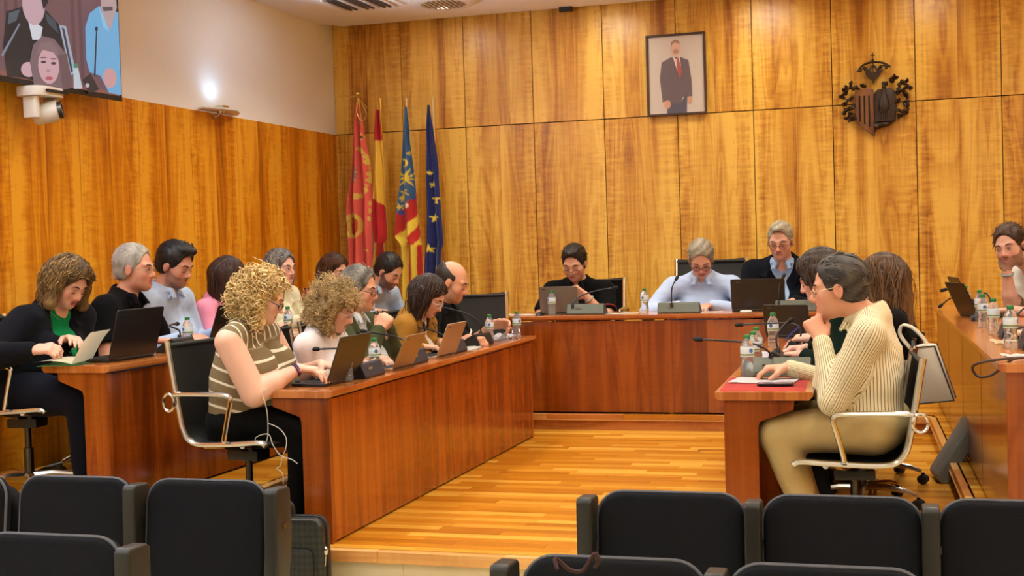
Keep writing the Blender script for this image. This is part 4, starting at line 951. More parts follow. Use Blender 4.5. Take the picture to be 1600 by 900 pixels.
def strands(name, P0, D0, L, parent, org, mat, colA, colB, n=10, r=.0025, grav=.6, curl=0, freq=6, seed=0, push=0., center=None, jit=.3, rad=None, keep=None):
    """hair locks as thin tapered tubes: start points, start directions"""
    g = np.random.default_rng(seed); N = len(P0); D = D0+g.normal(0, jit*.3, D0.shape); D /= np.linalg.norm(D, axis=1)[:, None]
    st = (L*g.uniform(.6, 1.15, N)/(n-1))[:, None]; P = P0.copy(); line = [P.copy()]
    for i in range(1, n):
        D = D+np.array([0, 0, -1])*grav/(n)*2; D /= np.linalg.norm(D, axis=1)[:, None]; P = P+D*st; line.append(P.copy())
        if center is not None:                                            # stay outside the head
            c, rr = center; d = (P-c)/rr; k = np.linalg.norm(d, axis=1); bad = k < 1; P[bad] = c+(P[bad]-c)/k[bad, None]; line[-1] = P.copy()
    A = np.stack(line, 1)                                                  # N,n,3
    T = np.gradient(A, axis=1); T /= np.linalg.norm(T, axis=2)[..., None]+1e-9
    up = g.normal(size=(N, 1, 3)); U = np.cross(T, up); U /= np.linalg.norm(U, axis=2)[..., None]+1e-9; W = np.cross(T, U)
    if curl:
        ph = g.uniform(0, 6.28, (N, 1)); f = g.uniform(.7, 1.3, (N, 1))*freq; t = np.linspace(0, 1, n)[None]; am = curl*g.uniform(.5, 1.3, (N, 1))*np.minimum(1, t*4)
        sg = g.choice([-1, 1], (N, 1)); A = A+(am*np.cos(ph+f*6.28*t))[..., None]*U+(sg*am*np.sin(ph+f*6.28*t))[..., None]*W
        T = np.gradient(A, axis=1); T /= np.linalg.norm(T, axis=2)[..., None]+1e-9; U = np.cross(T, up); U /= np.linalg.norm(U, axis=2)[..., None]+1e-9; W = np.cross(T, U)
    if push is not None and not isinstance(push, float): A = push(A)
    if keep is not None: m_ = keep(A); A, U, W, N = A[m_], U[m_], W[m_], int(m_.sum())
    t = np.linspace(0, 1, n); R_ = r*(1-.75*t**2)[None, :]*g.uniform(.6, 1.4, (N, 1))
    ks = [0, 2.094, 4.189]; V = np.stack([A+R_[..., None]*(math.cos(k)*U+math.sin(k)*W) for k in ks], 2)      # N,n,3,3
    V = V.reshape(-1, 3); b = (np.arange(N)*n*3)[:, None, None]; i = np.arange(n-1)[None, :, None]*3; k = np.arange(3)[None, None]; k2 = (k+1) % 3
    Q = np.stack([b+i+k, b+i+k2, b+i+3+k2, b+i+3+k], -1).reshape(-1, 4)
    mixf = g.uniform(0, 1, (N, 1, 1, 1))*.75+.25*t[None, :, None, None]; col = np.array(lin(colA))*(1-mixf)+np.array(lin(colB))*mixf
    col = np.broadcast_to(col, (N, n, 3, 3)).reshape(-1, 3)
    o = mkmesh(name, V, Q, mat, parent, org, col); o['kind'] = 'stuff'; return o
M['skin'] = vcol('skin', .48, spec=.4, sss=.12, var=.05, nsc=25)
M['hair'] = vcol('hair', .5, spec=.35, var=.18, nsc=120)
M['cloth'] = vcol('cloth', .9, spec=.12, sheen=.02, var=.07, nsc=35, bump=.15)
M['leather'] = vcol('shoe_leather', .35, spec=.5, var=.05)
def stripemat(name, base, line, width):
    k = NT(name); a = k.node('ShaderNodeAttribute', attribute_name='pat').outputs['Fac']
    f = k.math('LESS_THAN', k.math('FRACT', a), width); tc = k.node('ShaderNodeTexCoord').outputs['Object']
    k.L(k.mix(f, lin(base), lin(line)), k.p.inputs['Base Color']); k.p.inputs['Roughness'].default_value = .9; k.p.inputs['Specular IOR Level'].default_value = .2
    k.bump(k.noise(tc, 40, 3), .2, .004); return k.m
M['stripe_wide'] = stripemat('brown_white_stripe', (124, 106, 78), (228, 220, 200), .20)
M['stripe_fine'] = stripemat('cream_brown_stripe', (226, 214, 178), (132, 108, 72), .28)
M['floral'] = vcol('red_pattern', .85, var=.1)
def rotm(yaw, pitch, roll=0):
    """rows: left, forward, up of the head"""
    cy, sy = math.cos(yaw), math.sin(yaw); f = np.array([cy*math.cos(pitch), sy*math.cos(pitch), -math.sin(pitch)]); l = np.array([-sy, cy, 0]); u = np.cross(f, l)*1
    if roll: l, u = l*math.cos(roll)+u*math.sin(roll), u*math.cos(roll)-l*math.sin(roll)
    return np.array([l, f, u])
def wrinkle(seed, amp=.004):
    g = np.random.default_rng(seed); K = g.normal(0, 1, (7, 3))*np.array([14, 14, 20]); ph = g.uniform(0, 6.28, 7)
    K2 = g.normal(0, 1, (4, 3))*34
    def fn(P):
        s = sum(np.sin(P@K[i]+ph[i]+1.5*np.sin(P@K[(i+1) % 7]*.5)) for i in range(7))/7
        t = sum(1-np.abs(np.sin(P@K2[i]+ph[i]+s*2)) for i in range(4))/4
        return amp*(s*1.6-t*1.1)
    return fn
def hand(F, W, d, nrmv, side, s, curls=(.5, .6), spread=1.0, thumb=.7, k=.006):
    """W wrist, d finger direction, nrmv out of the palm, side +1 when the thumb is along cross(n,d)"""
    d = nrm(d); n_ = nrmv-d*np.dot(nrmv, d); n_ = nrm(n_); w_ = np.cross(n_, d)*side; s_ = s*.98
    kn = W+d*.085*s_
    for q in (-.027, -.009, .009, .027): F.add(cone(W+w_*q*.55*s_+d*.01, kn+w_*q*s_-n_*.003, .0145*s_, .0125*s_), .012)
    F.add(cone(W+w_*.022*s_+d*.02*s_+n_*.008, W+w_*.03*s_+d*.045*s_+n_*.01, .015*s_, .013*s_), .012)
    for i, (q, L) in enumerate(((.030, .95), (.010, 1.05), (-.010, 1.0), (-.029, .8))):
        p = kn+w_*q*s_; dd = nrm(d+w_*q*3.5*spread); nn = n_-dd*np.dot(n_, dd); r = .0098*s_
        for j, (ln, a) in enumerate(((.042*L, curls[0]*(1+.12*i)), (.027*L, curls[1]), (.021*L, curls[1]*.7))):
            dd, nn = dd*math.cos(a)+nn*math.sin(a), nn*math.cos(a)-dd*math.sin(a)
            e = p+dd*ln*s_; F.add(cone(p, e, r, r*.92), k if j else .010); p = e; r *= .92
    p = W+w_*.030*s_+d*.022*s_; t1 = nrm(d*.62+w_*.62*thumb+n_*.45); e = p+t1*.042*s_; F.add(cone(p, e, .0135*s_, .0115*s_), .010)
    t2 = nrm(t1*.8+d*.5+n_*.25-w_*.15); F.add(cone(e, e+t2*.034*s_, .0112*s_, .0095*s_), .006)
def ik(S, W, la, lb, hint):
    v = W-S; D_ = np.linalg.norm(v); u = v/D_
    if D_ > (la+lb)*.985: k_ = D_/((la+lb)*.985); la *= k_; lb *= k_
    a = (la*la-lb*lb+D_*D_)/(2*D_); h = math.sqrt(max(1e-6, la*la-a*a)); hp = nrm(hint-u*np.dot(hint, u)); return S+u*a+hp*h
def person(label, yaw, head, hyaw, hpitch, seat, s=1.1, hroll=0, skin=(214, 160, 128), hair=None, top=None, jacket=None, legs=(24, 24, 28), hands=None, w=1.0, belly=.5, bust=0, sleeve='long', neckv=.5,
           eyes='down', beard=None, glasses=None, seed=1, hx=.0064, pat=None, lean=None, shoe=(24, 22, 22), elbow=None, floor=0., neckfwd=.06, knee=None, shoulder=(0, 0), lip=(178, 110, 94), kin=.03, rings=(), collar=None, legw=1.0, group=None):
    F_ = np.array([math.cos(yaw), math.sin(yaw), 0]); L_ = np.array([-math.sin(yaw), math.cos(yaw), 0]); U_ = np.array([0, 0, 1.])
    H = np.array(head, float); Hm = rotm(hyaw, hpitch, hroll); hl, hf, hu = Hm
    hp = lambda x, y, z: H+s*(hl*x+hf*y+hu*z)                            # head-local point
    seat = np.array(seat, float); org = np.array([seat[0], seat[1], floor]); rt = empty('person', tuple(org), 0, label, 'person', group)
    pel = seat+np.array([0, 0, .095*s])
    NB = H-hf*.0-hu*.085*s-U_*.060*s-F_*neckfwd*s if lean is None else np.array(lean)
    T_ = nrm(NB-pel); sw = .175*s*(w if w < 1.2 else .4+.667*w*.9)
    SJ = {}; EL = {}; WR = {}
    for sd in (1, -1):
        SJ[sd] = NB+L_*sd*sw-U_*.055*s+F_*shoulder[0 if sd == 1 else 1]
        hd = hands[0 if sd == 1 else 1]
        pos, d_, n_ = np.array(hd[0], float), nrm(hd[1]), nrm(hd[2]); W_ = pos-d_*.05*s
        hint = np.array(elbow[0 if sd == 1 else 1], float) if elbow else (-U_*1.0+L_*sd*.55-F_*.35)
        EL[sd] = ik(SJ[sd], W_, .285*s, .25*s, hint); WR[sd] = W_
    # ---------------- skin
    ptsl = [hp(0, 0, .16), H+.15*s, H-.15*s, NB-L_*.12-.06, NB+L_*.12+.06, NB+F_*.1-U_*.2]+[np.array(hands[i][0])+o for i in (0, 1) for o in (.12, -.12)]+[EL[sd]+o for sd in (1, -1) for o in (.09, -.09)]+[SJ[sd]+o for sd in (1, -1) for o in (.12, -.12)]
    F = Field(np.min(ptsl, 0)-.01, np.max(ptsl, 0)+.01, hx)
    E_ = lambda c, r, k=.02, sub=False: F.add(ell(hp(*c), np.array(r)*s, Hm), k*s, sub)
    Cn = lambda a, b, ra, rb=None, k=.01, sub=False: F.add(cone(hp(*a), hp(*b), ra*s, (rb if rb is not None else ra)*s), k*s, sub)
    E_((0, -.018, .035), (.076, .094, .085)); E_((0, .028, -.02), (.064, .060, .088), .03); E_((0, .028, -.072), (.052, .052, .042), .03)
    Cn((0, .062, -.100), (0, .070, -.094), .018, .018, .03)
    for q in (1, -1):
        E_((q*.037, .052, -.032), (.026, .028, .028), .02); Cn((q*.044, .070, .020), (q*.012, .083, .014), .009, .010, .016)
        E_((q*.031, .094, -.006), (.017, .018, .013), .014, True); E_((q*.031, .070, -.007), (.017, .017, .014), .008)
        E_((q*.079, -.006, -.010), (.009, .019, .032), .008); E_((q*.089, .000, -.008), (.006, .010, .017), .006, True)
        E_((q*.0125, .089, -.042), (.0085, .011, .008), .006)
    Cn((0, .080, .010), (0, .104, -.034), .0085, .0105, .014); E_((0, .103, -.037), (.0105, .011, .010), .006)
    E_((0, .073, -.068), (.026, .016, .017), .014); Cn((-.017, .0835, -.062), (.017, .0835, -.062), .0055, .0055, .008); Cn((-.015, .083, -.073), (.015, .083, -.073), .0065, .0065, .006)
    Cn((-.022, .090, -.0672), (.022, .090, -.0672), .0022, .0022, .003, True)
    F.add(cone(hp(0, -.026, -.05), NB-U_*.01, .050*s*(.6+.4*w), .056*s*(.6+.4*w)), .03*s)
    F.add(cone(NB-U_*.03, NB-T_*.14*s+F_*.03*s, .062*s, .06*s), .03*s)
    longs = sleeve == 'long'
    for sd in (1, -1):
        F.add(cone(NB-U_*.03, SJ[sd], .05*s, .04*s), .04*s)
        aw = .8+.2*w if w < 1.2 else w
        if longs: F.add(cone(SJ[sd], EL[sd], .028*s, .026*s), .02); F.add(cone(EL[sd], WR[sd], .026*s, .0235*s), .02)
        else:
            F.add(cone(SJ[sd]-U_*(.012 if sleeve == 'cap' else .01), EL[sd], (.051 if sleeve == 'cap' else .052)*s*aw, (.050 if sleeve == 'cap' else .042)*s*aw), .03); mid = EL[sd]*.6+WR[sd]*.4
            F.add(cone(EL[sd], mid, .041*s*aw, .040*s*aw), .02); F.add(cone(mid, WR[sd], .039*s*aw, .025*s), .02)
        hd = hands[0 if sd == 1 else 1]; hand(F, WR[sd], np.array(hd[1], float), np.array(hd[2], float), hd[5] if len(hd) > 5 else sd, s, hd[3] if len(hd) > 3 else (.35, .4), hd[4] if len(hd) > 4 else 1.)
    V, Q = nets(F); V = relax(V, Q, 1, .35)
    X = (V-H)@Hm.T/s                                                     # head coordinates
    base = np.array(lin(skin)); col = np.tile(base, (len(V), 1)); inh = (np.abs(X[:, 0]) < .11) & (X[:, 2] > -.13) & (X[:, 2] < .14) & (np.abs(X[:, 1]) < .13)
    def blend(mask, c, a): col[:] = col*(1-(mask*a)[:, None])+np.array(lin(c))*(mask*a)[:, None]
    gs = lambda c, r: np.exp(-(((X-np.array(c))/np.array(r))**2).sum(1))*inh
    for q in (1, -1): blend(gs((q*.04, .07, -.035), (.022, .03, .02)), (206, 112, 92), .45); blend(gs((q*.082, -.004, -.01), (.012, .02, .03)), (206, 110, 88), .45); blend(gs((q*.031, .08, -.002), (.018, .03, .011)), (150, 92, 70), .5)
    blend(gs((0, .105, -.037), (.014, .014, .014)), (206, 108, 90), .5)
    lp = (np.abs(X[:, 0]) < .024-.35*np.abs(X[:, 2]+.067)) & (X[:, 2] > -.080) & (X[:, 2] < -.0565) & (X[:, 1] > .066); blend(lp.astype(float), lip, .9)
    blend(gs((0, .084, -.0672), (.02, .02, .0028)), (70, 30, 28), .7)
    if beard:
        bc, ba = beard; m_ = inh & (X[:, 2] < -.050+.55*np.clip(.062-X[:, 1], 0, .06)) & (X[:, 1] > -.006) & ~lp & (X[:, 2] > -.135); m_ |= inh & (X[:, 1] > .07) & (X[:, 2] < -.0505) & (X[:, 2] > -.060) & (np.abs(X[:, 0]) < .026) & ~lp
        m_ |= inh & (X[:, 2] < .0) & (np.abs(X[:, 0]) > .056) & (X[:, 1] > .0) & (X[:, 1] < .018)
        m_ = m_*(.82+.18*np.sin(X[:, 0]*500+X[:, 2]*700))
        blend(np.asarray(m_, float), bc, ba)
    mkmesh('body', V, Q, M['skin'], rt, org, col)
    vf = X[:, 1] > .03; XF = X[vf]
    def surf(x, z):
        d = np.abs(XF[:, 0]-x)+np.abs(XF[:, 2]-z); i = np.argsort(d)[:4]; return XF[i, 1].max()
    def local_tube(name, pts, r, mat, parent=rt, closed=False, seg=6):
        bm = B(); tube(bm, [Vector(hp(*p)-org) for p in pts], [x*s for x in r] if hasattr(r, '__len__') else r*s, seg, closed=closed); return fin(bm, name, mat, parent)
    hc = hair[1] if hair else (60, 50, 44)
    key = ('brow', hc)
    if key not in M: M[key] = plain('brow_hair', tuple(int(c*.62) for c in hc), .8)
    if 'lash' not in M: M['lash'] = plain('lash_line', (44, 28, 24), .8); M['eyew'] = plain('eye_white', (216, 208, 200), .25); M['iris'] = plain('iris_dark', (40, 28, 22), .2)
    for q in (1, -1):
        bp = [(q*x, surf(q*x, z)+.001, z) for x, z in ((.014, .0165), (.027, .0225), (.040, .0225), (.050, .016))]
        local_tube('eyebrow', bp, [.002, .0036, .0034, .0012], M[key])
        if eyes == 'down': ep = [(q*x, surf(q*x, z)+.0006, z) for x, z in ((.018, -.0125), (.026, -.0165), (.036, -.0170), (.045, -.0125))]; local_tube('eyelashes', ep, [.0008, .0016, .0018, .001], M['lash'])
        else:
            y_ = surf(q*.031, -.006); bm = B(); ball(bm, (0, 0, 0), (.0105*s, .004*s, .0040*s), u=12, v=8)
            eo = fin(bm, 'eye', M['eyew'], rt); eo.matrix_local = Matrix.Translation(hp(q*.031, y_-.0015, -.006)-org) @ Matrix([[hl[i], hf[i], hu[i]] for i in range(3)]).to_4x4()
            gx = eyes if isinstance(eyes, (int, float)) else 0
            bm = B(); ball(bm, (gx*s, .0035*s, -.0003*s), (.0046*s, .0024*s, .0042*s), u=10, v=8); fin(bm, 'iris', M['iris'], eo)
            ep = [(q*x, surf(q*x, z)+.0012, z) for x, z in ((.018, -.004), (.026, .0008), (.036, .0005), (.046, -.005))]; local_tube('eyelashes', ep, [.0008, .0018, .0018, .001], M['lash'])
    # ---------------- glasses
    if glasses:
        gm = ('gl', glasses[0]); 
        if gm not in M: M[gm] = plain('spectacle_frame', glasses[0], .3, .2)
        drop = glasses[1] if len(glasses) > 1 else 0; th = glasses[2] if len(glasses) > 2 else .0016; yb = max(surf(0, -.004-drop), .09)+.004
        gr = empty('glasses'); gr.parent = rt
        for q in (1, -1):
            rim = [(q*(.033+.023*math.cos(t)*(1+.08*math.sin(t))), yb-.012*abs(.033+.023*math.cos(t))/.05-.002, -.010-drop+.0165*math.sin(t)) for t in [k*2*PI/18 for k in range(18)]]
            local_tube('rim', rim, th, M[gm], gr, True)
            local_tube('temple', [(q*.056, yb-.014, -.004-drop), (q*.074, yb-.03, -.003-drop*.5), (q*.083, .0, .004), (q*.083, -.018, -.008)], th, M[gm], gr)
        local_tube('bridge', [(-.011, yb-.004, -.007-drop), (0, yb, -.003-drop), (.011, yb-.004, -.007-drop)], th, M[gm], gr)
    # ---------------- hair
    if hair: make_hair(hair, rt, org, H, Hm, s, hp, seed, F_, L_)
    # ---------------- top garment
    def torso(F, g, arms=True, sl=None, hem=0., k=.05):
        hipw = .105*s*w; 
        for sd in (1, -1):
            ww = 1+.0*w
            F.add(cone(pel+L_*sd*hipw*.75+U_*.02, pel*.55+NB*.45+L_*sd*.062*s*w+F_*.0, .105*s*w+g, .100*s*w+g), k)
            F.add(cone(pel*.55+NB*.45+L_*sd*.062*s*w, NB+L_*sd*.085*s*w-T_*.11*s+F_*.0, .100*s*w+g, .085*s+g), k)
            F.add(cone(NB-U_*.035*s, SJ[sd]-U_*.008, .050*s+g, .046*s+g), .05); F.add(cone(NB+U_*.018*s-F_*.01*s, NB*.45+SJ[sd]*.55-U_*.0, .046*s+g, .040*s+g), .04)
        F.add(ell(pel*.68+NB*.32+F_*(.05+.05*belly)*s, np.array([.12*w, .085+.05*belly, .12])*s+g, np.array([L_, F_, U_])), .06)
        F.add(cone(NB-U_*.02-F_*.02*s, NB-T_*.12*s-F_*.02*s, .055*s+g, .10*s+g), .06)
        if bust:
            for sd in (1, -1): F.add(ell(NB-T_*.20*s+L_*sd*.072*s*w+F_*(.085)*s*w, np.array([.066, .07, .068])*s*bust+g, np.array([L_, F_, T_])), .04)
        if arms:
            aw = .8+.2*w if w < 1.2 else w
            for sd in (1, -1):
                if sl == 'long':
                    F.add(cone(SJ[sd], EL[sd], .057*s*aw+g, .047*s*aw+g), .05); F.add(cone(EL[sd], WR[sd]-nrm(WR[sd]-EL[sd])*.015, .046*s*aw+g, .030*s+g), .03)
                elif sl == 'short': m2 = SJ[sd]*.38+EL[sd]*.62; F.add(cone(SJ[sd], m2, .058*s*aw+g, .054*s*aw+g+.004), .05)
                elif sl == 'cap': F.add(cone(NB*.4+SJ[sd]*.6-U_*.01, SJ[sd]*.9+NB*.1-U_*.004, .062*s, .062*s), .04)
            for sd in (1, -1):
                if sl in ('short', 'cap'):
                    m2 = (SJ[sd]*.38+EL[sd]*.62) if sl == 'short' else (SJ[sd]*.93+EL[sd]*.07); dr = nrm(EL[sd]-SJ[sd]); F.add(cone(m2+dr*(.088*s*aw), EL[sd]+dr*.12, (.085*aw)*s), .004, True) if sl == 'short' else None
                else:
                    dr = nrm(WR[sd]-EL[sd]); F.add(cone(WR[sd]+dr*.052*s, WR[sd]+dr*.12*s, .05*s), .004, True)
    def bounds(): 
        p_ = [pel+L_*.2*w*s, pel-L_*.2*w*s, pel-F_*.2-U_*.1, pel+F_*.28, NB+U_*.1]+[SJ[q]+o for q in (1, -1) for o in (.1, -.1)]+[EL[q]+o for q in (1, -1) for o in (.09, -.09)]+[WR[q]+o for q in (1, -1) for o in (.07, -.07)]
        return np.min(p_, 0)-.03, np.max(p_, 0)+.03
    def cut_neck(F, v, r=.05, deep=None):
        F.add(cone(NB+U_*.045*s+F_*.012*s, hp(0, -.03, -.0), (.056+.010*v)*s*(.6+.4*w), .085*s), .008, True)
        if v: F.add(cone(NB+F_*.12*s+U_*.035*s, NB+F_*.17*s-T_*(.24*v)*s, (r*(.75 if kind in ('shirt', 'polo') else 1.)+.003)*s, .006*s), .008, True)
    def pattern(V):
        if pat is None: return None
        if pat == 'wide':
            X_ = V-NB; h_ = X_@T_; la = np.abs(X_@L_); return np.where((h_ > -.075*s) | (la > .235*s), la/(.050*s)+10.3, (h_+.012*np.sin((X_@F_)*18))/(.062*s)+10)
        out = np.zeros(len(V)); dmin = np.full(len(V), 9.)
        for (a, b, n_, rr_) in [(pel, NB, 92, .12*s)]+[x for sd in (1, -1) for x in ((SJ[sd], EL[sd], 36, 0.), (EL[sd], WR[sd], 30, 0.))]:
            ba = b-a; t = np.clip((V-a)@ba/ba.dot(ba), 0, 1); q_ = V-a-t[:, None]*ba; d = np.linalg.norm(q_, axis=1)-rr_; e1 = nrm(np.cross(ba, F_ if abs(nrm(ba)@F_) < .8 else U_)); e2 = nrm(np.cross(ba, e1))
            m = d < dmin; out[m] = (np.arctan2(q_@e2, q_@e1)/(2*PI)*n_)[m]+100; dmin[m] = d[m]
        return out
    def garment(nm, c, g, sl, v, r=.05, amp=.0042, mat=None, h=.0095, after=None, colf=None):
        F = Field(*bounds(), h); torso(F, g, True, sl); F.warp(wrinkle(seed+len(nm), amp))
        cut_neck(F, v, r)
        if after: after(F)
        V, Q = nets(F); V = relax(V, Q, 1, .3); cc = np.tile(np.array(lin(c)), (len(V), 1))
        if colf: cc = colf(V, cc)
        return mkmesh(nm, V, Q, mat or M['cloth'], rt, org, cc, pattern(V) if mat in (M['stripe_wide'], M['stripe_fine']) else None)
    def collar_fn(hh, rr_, op=.03):
        def fn(F):
            cn = NB+F_*.012*s+U_*.018*s; ra = .070*s*(.6+.4*w)
            P = [cn+ra*1.02*(L_*math.sin(a)*1.0-F_*math.cos(a)*.95)+U_*(.036-.062*abs(a)/PI)*s for a in np.linspace(-2.75, 2.75, 15)]
            for a, b in zip(P, P[1:]): F.add(cone(a, b, rr_*s), .006); F.add(cone(a-U_*hh*s+nrm(a-cn)*.006, b-U_*hh*s+nrm(b-cn)*.006, rr_*s), .008)
            for sg, e in ((1, P[-1]), (-1, P[0])): F.add(cone(e, e-U_*.045*s+F_*.030*s+L_*sg*.016*s, rr_*s, rr_*.8*s), .01); F.add(cone(e+L_*sg*.012*s, e-U_*.045*s+F_*.026*s+L_*sg*.034*s, rr_*s, rr_*.8*s), .01); F.add(cone(e-U_*hh*s, e-U_*.05*s+L_*sg*.045*s, rr_*s, rr_*.7*s), .008)
        return fn
    kind = top[0]
    tm = M['stripe_wide'] if pat == 'wide' else M['stripe_fine'] if pat == 'fine' else None
    if jacket is None:
        garment('shirt' if kind != 'top' else 'blouse', top[1], .006, sleeve, neckv, mat=tm, after=collar_fn(.014, .0095) if kind in ('polo', 'shirt') else None, colf=top[2] if len(top) > 2 else None)
        if kind == 'shirt':
            b1, b2 = NB+F_*.10*s-T_*.12*s, pel+F_*.19*s+U_*.06
            for i in range(4):
                pass
    else:
        F = Field(*bounds(), .011); torso(F, .005, False); F.warp(wrinkle(seed, .003)); cut_neck(F, neckv*.4); 
        if kind in ('polo', 'shirt'): collar_fn(.014, .009)(F)
        V, Q = nets(F); cc = np.tile(np.array(lin(top[1])), (len(V), 1)); 
        if len(top) > 2: cc = top[2](V, cc)
        mkmesh('shirt', V, Q, M['cloth'], rt, org, cc)
        def lap(F):
            a0 = NB+F_*.075*s; F.add(cone(NB+F_*.125*s+U_*.03*s, NB+F_*.215*s-T_*.36*s, .088*s*jacket[1], .022), .008, True)
            for sd in (1, -1):
                p0 = NB-F_*.055*s+U_*.03*s+L_*sd*.02; p1 = NB+L_*sd*.075*s*(.5+.5*w)+F_*.01*s+U_*.012*s; p2 = NB+F_*.112*s-T_*.10*s+L_*sd*.092*s*jacket[1]**.5; p3 = NB+F_*.15*s-T_*.33*s+L_*sd*.028*s
                F.add(cone(p0, p1, .013*s), .01); F.add(cone(p1, p2, .014*s, .013*s), .01); F.add(cone(p2, p3, .013*s, .006*s), .01); F.add(cone(p2+L_*sd*.026*s+U_*.004, p2-T_*.05*s, .009*s, .006*s), .008)
        garment('jacket', jacket[0], .014, 'long', .0, mat=None, after=lap, amp=.005)
    for nm_, sd, seg_, t_, rad, th_, cc_ in rings:
        a_, b_ = (SJ[sd], EL[sd]) if seg_ == 'u' else (EL[sd], WR[sd]); c_ = a_+(b_-a_)*t_; dr = nrm(b_-a_); e1 = nrm(np.cross(dr, U_)); e2 = np.cross(dr, e1)
        bm = B(); tube(bm, [Vector(c_-org+rad*s*(e1*math.cos(k*PI/9)+e2*math.sin(k*PI/9))) for k in range(18)], th_*s, 8, closed=True)
        if ('ring', cc_) not in M: M[('ring', cc_)] = plain('band_colour', cc_, .5)
        fin(bm, nm_, M[('ring', cc_)], rt)
    # ---------------- trousers, shoes
    hp_ = {sd: pel+L_*sd*.088*s*w for sd in (1, -1)}; kd = knee or (.38*s, .38*s)
    fl = floor; KN = {}; AN = {}
    for sd in (1, -1):
        kf = kd[0 if sd == 1 else 1]; KN[sd] = np.array([*(hp_[sd]+F_*kf+L_*sd*kin)[:2], seat[2]+.055*s]); sh_ = knee[2] if knee and len(knee) > 2 else .11
        AN[sd] = np.array([*(KN[sd]-F_*sh_)[:2], fl+.09])
    p_ = [pel-F_*.2-L_*.22*w*s-U_*.12, pel+L_*.22*w*s+U_*.08]+[KN[q]+o for q in (1, -1) for o in (.1, -.1)]+[AN[q]+o for q in (1, -1) for o in (.07, -.07)]
    F = Field(np.min(p_, 0)-.02, np.max(p_, 0)+.02, .016)
    for sd in (1, -1):
        F.add(cone(hp_[sd]-U_*.01, KN[sd], .092*s*w*legw, .066*s*legw), .04); F.add(cone(KN[sd], AN[sd]-U_*.02, .064*s*legw, .05*s), .03)
    F.add(ell(pel+U_*.0, np.array([.19*w, .14*w, .11])*s, np.array([L_, F_, U_])), .05); F.warp(wrinkle(seed+5, .0045))
    V, Q = nets(F); V = relax(V, Q, 1, .3); mkmesh('trousers', V, Q, M['cloth'], rt, org, np.tile(np.array(lin(legs)), (len(V), 1)))
    for sd in (1, -1):
        a = AN[sd]-U_*.045; F = Field(a-.2*s, a+.22*s, .012)
        F.add(cone(a+U_*.01-F_*.02, a-U_*.012+F_*.14*s, .036*s, .032*s, (U_, .75)), .02); F.add(cone(a+U_*.03, a, .038*s), .02)
        V, Q = nets(F); V[:, 2] = np.maximum(V[:, 2], fl+.003); mkmesh('shoe', V, Q, M['leather'], rt, org, np.tile(np.array(lin(shoe)), (len(V), 1)))
    return dict(root=rt, org=org, NB=NB, pel=pel, SJ=SJ, EL=EL, WR=WR, F=F_, L=L_, hp=hp)
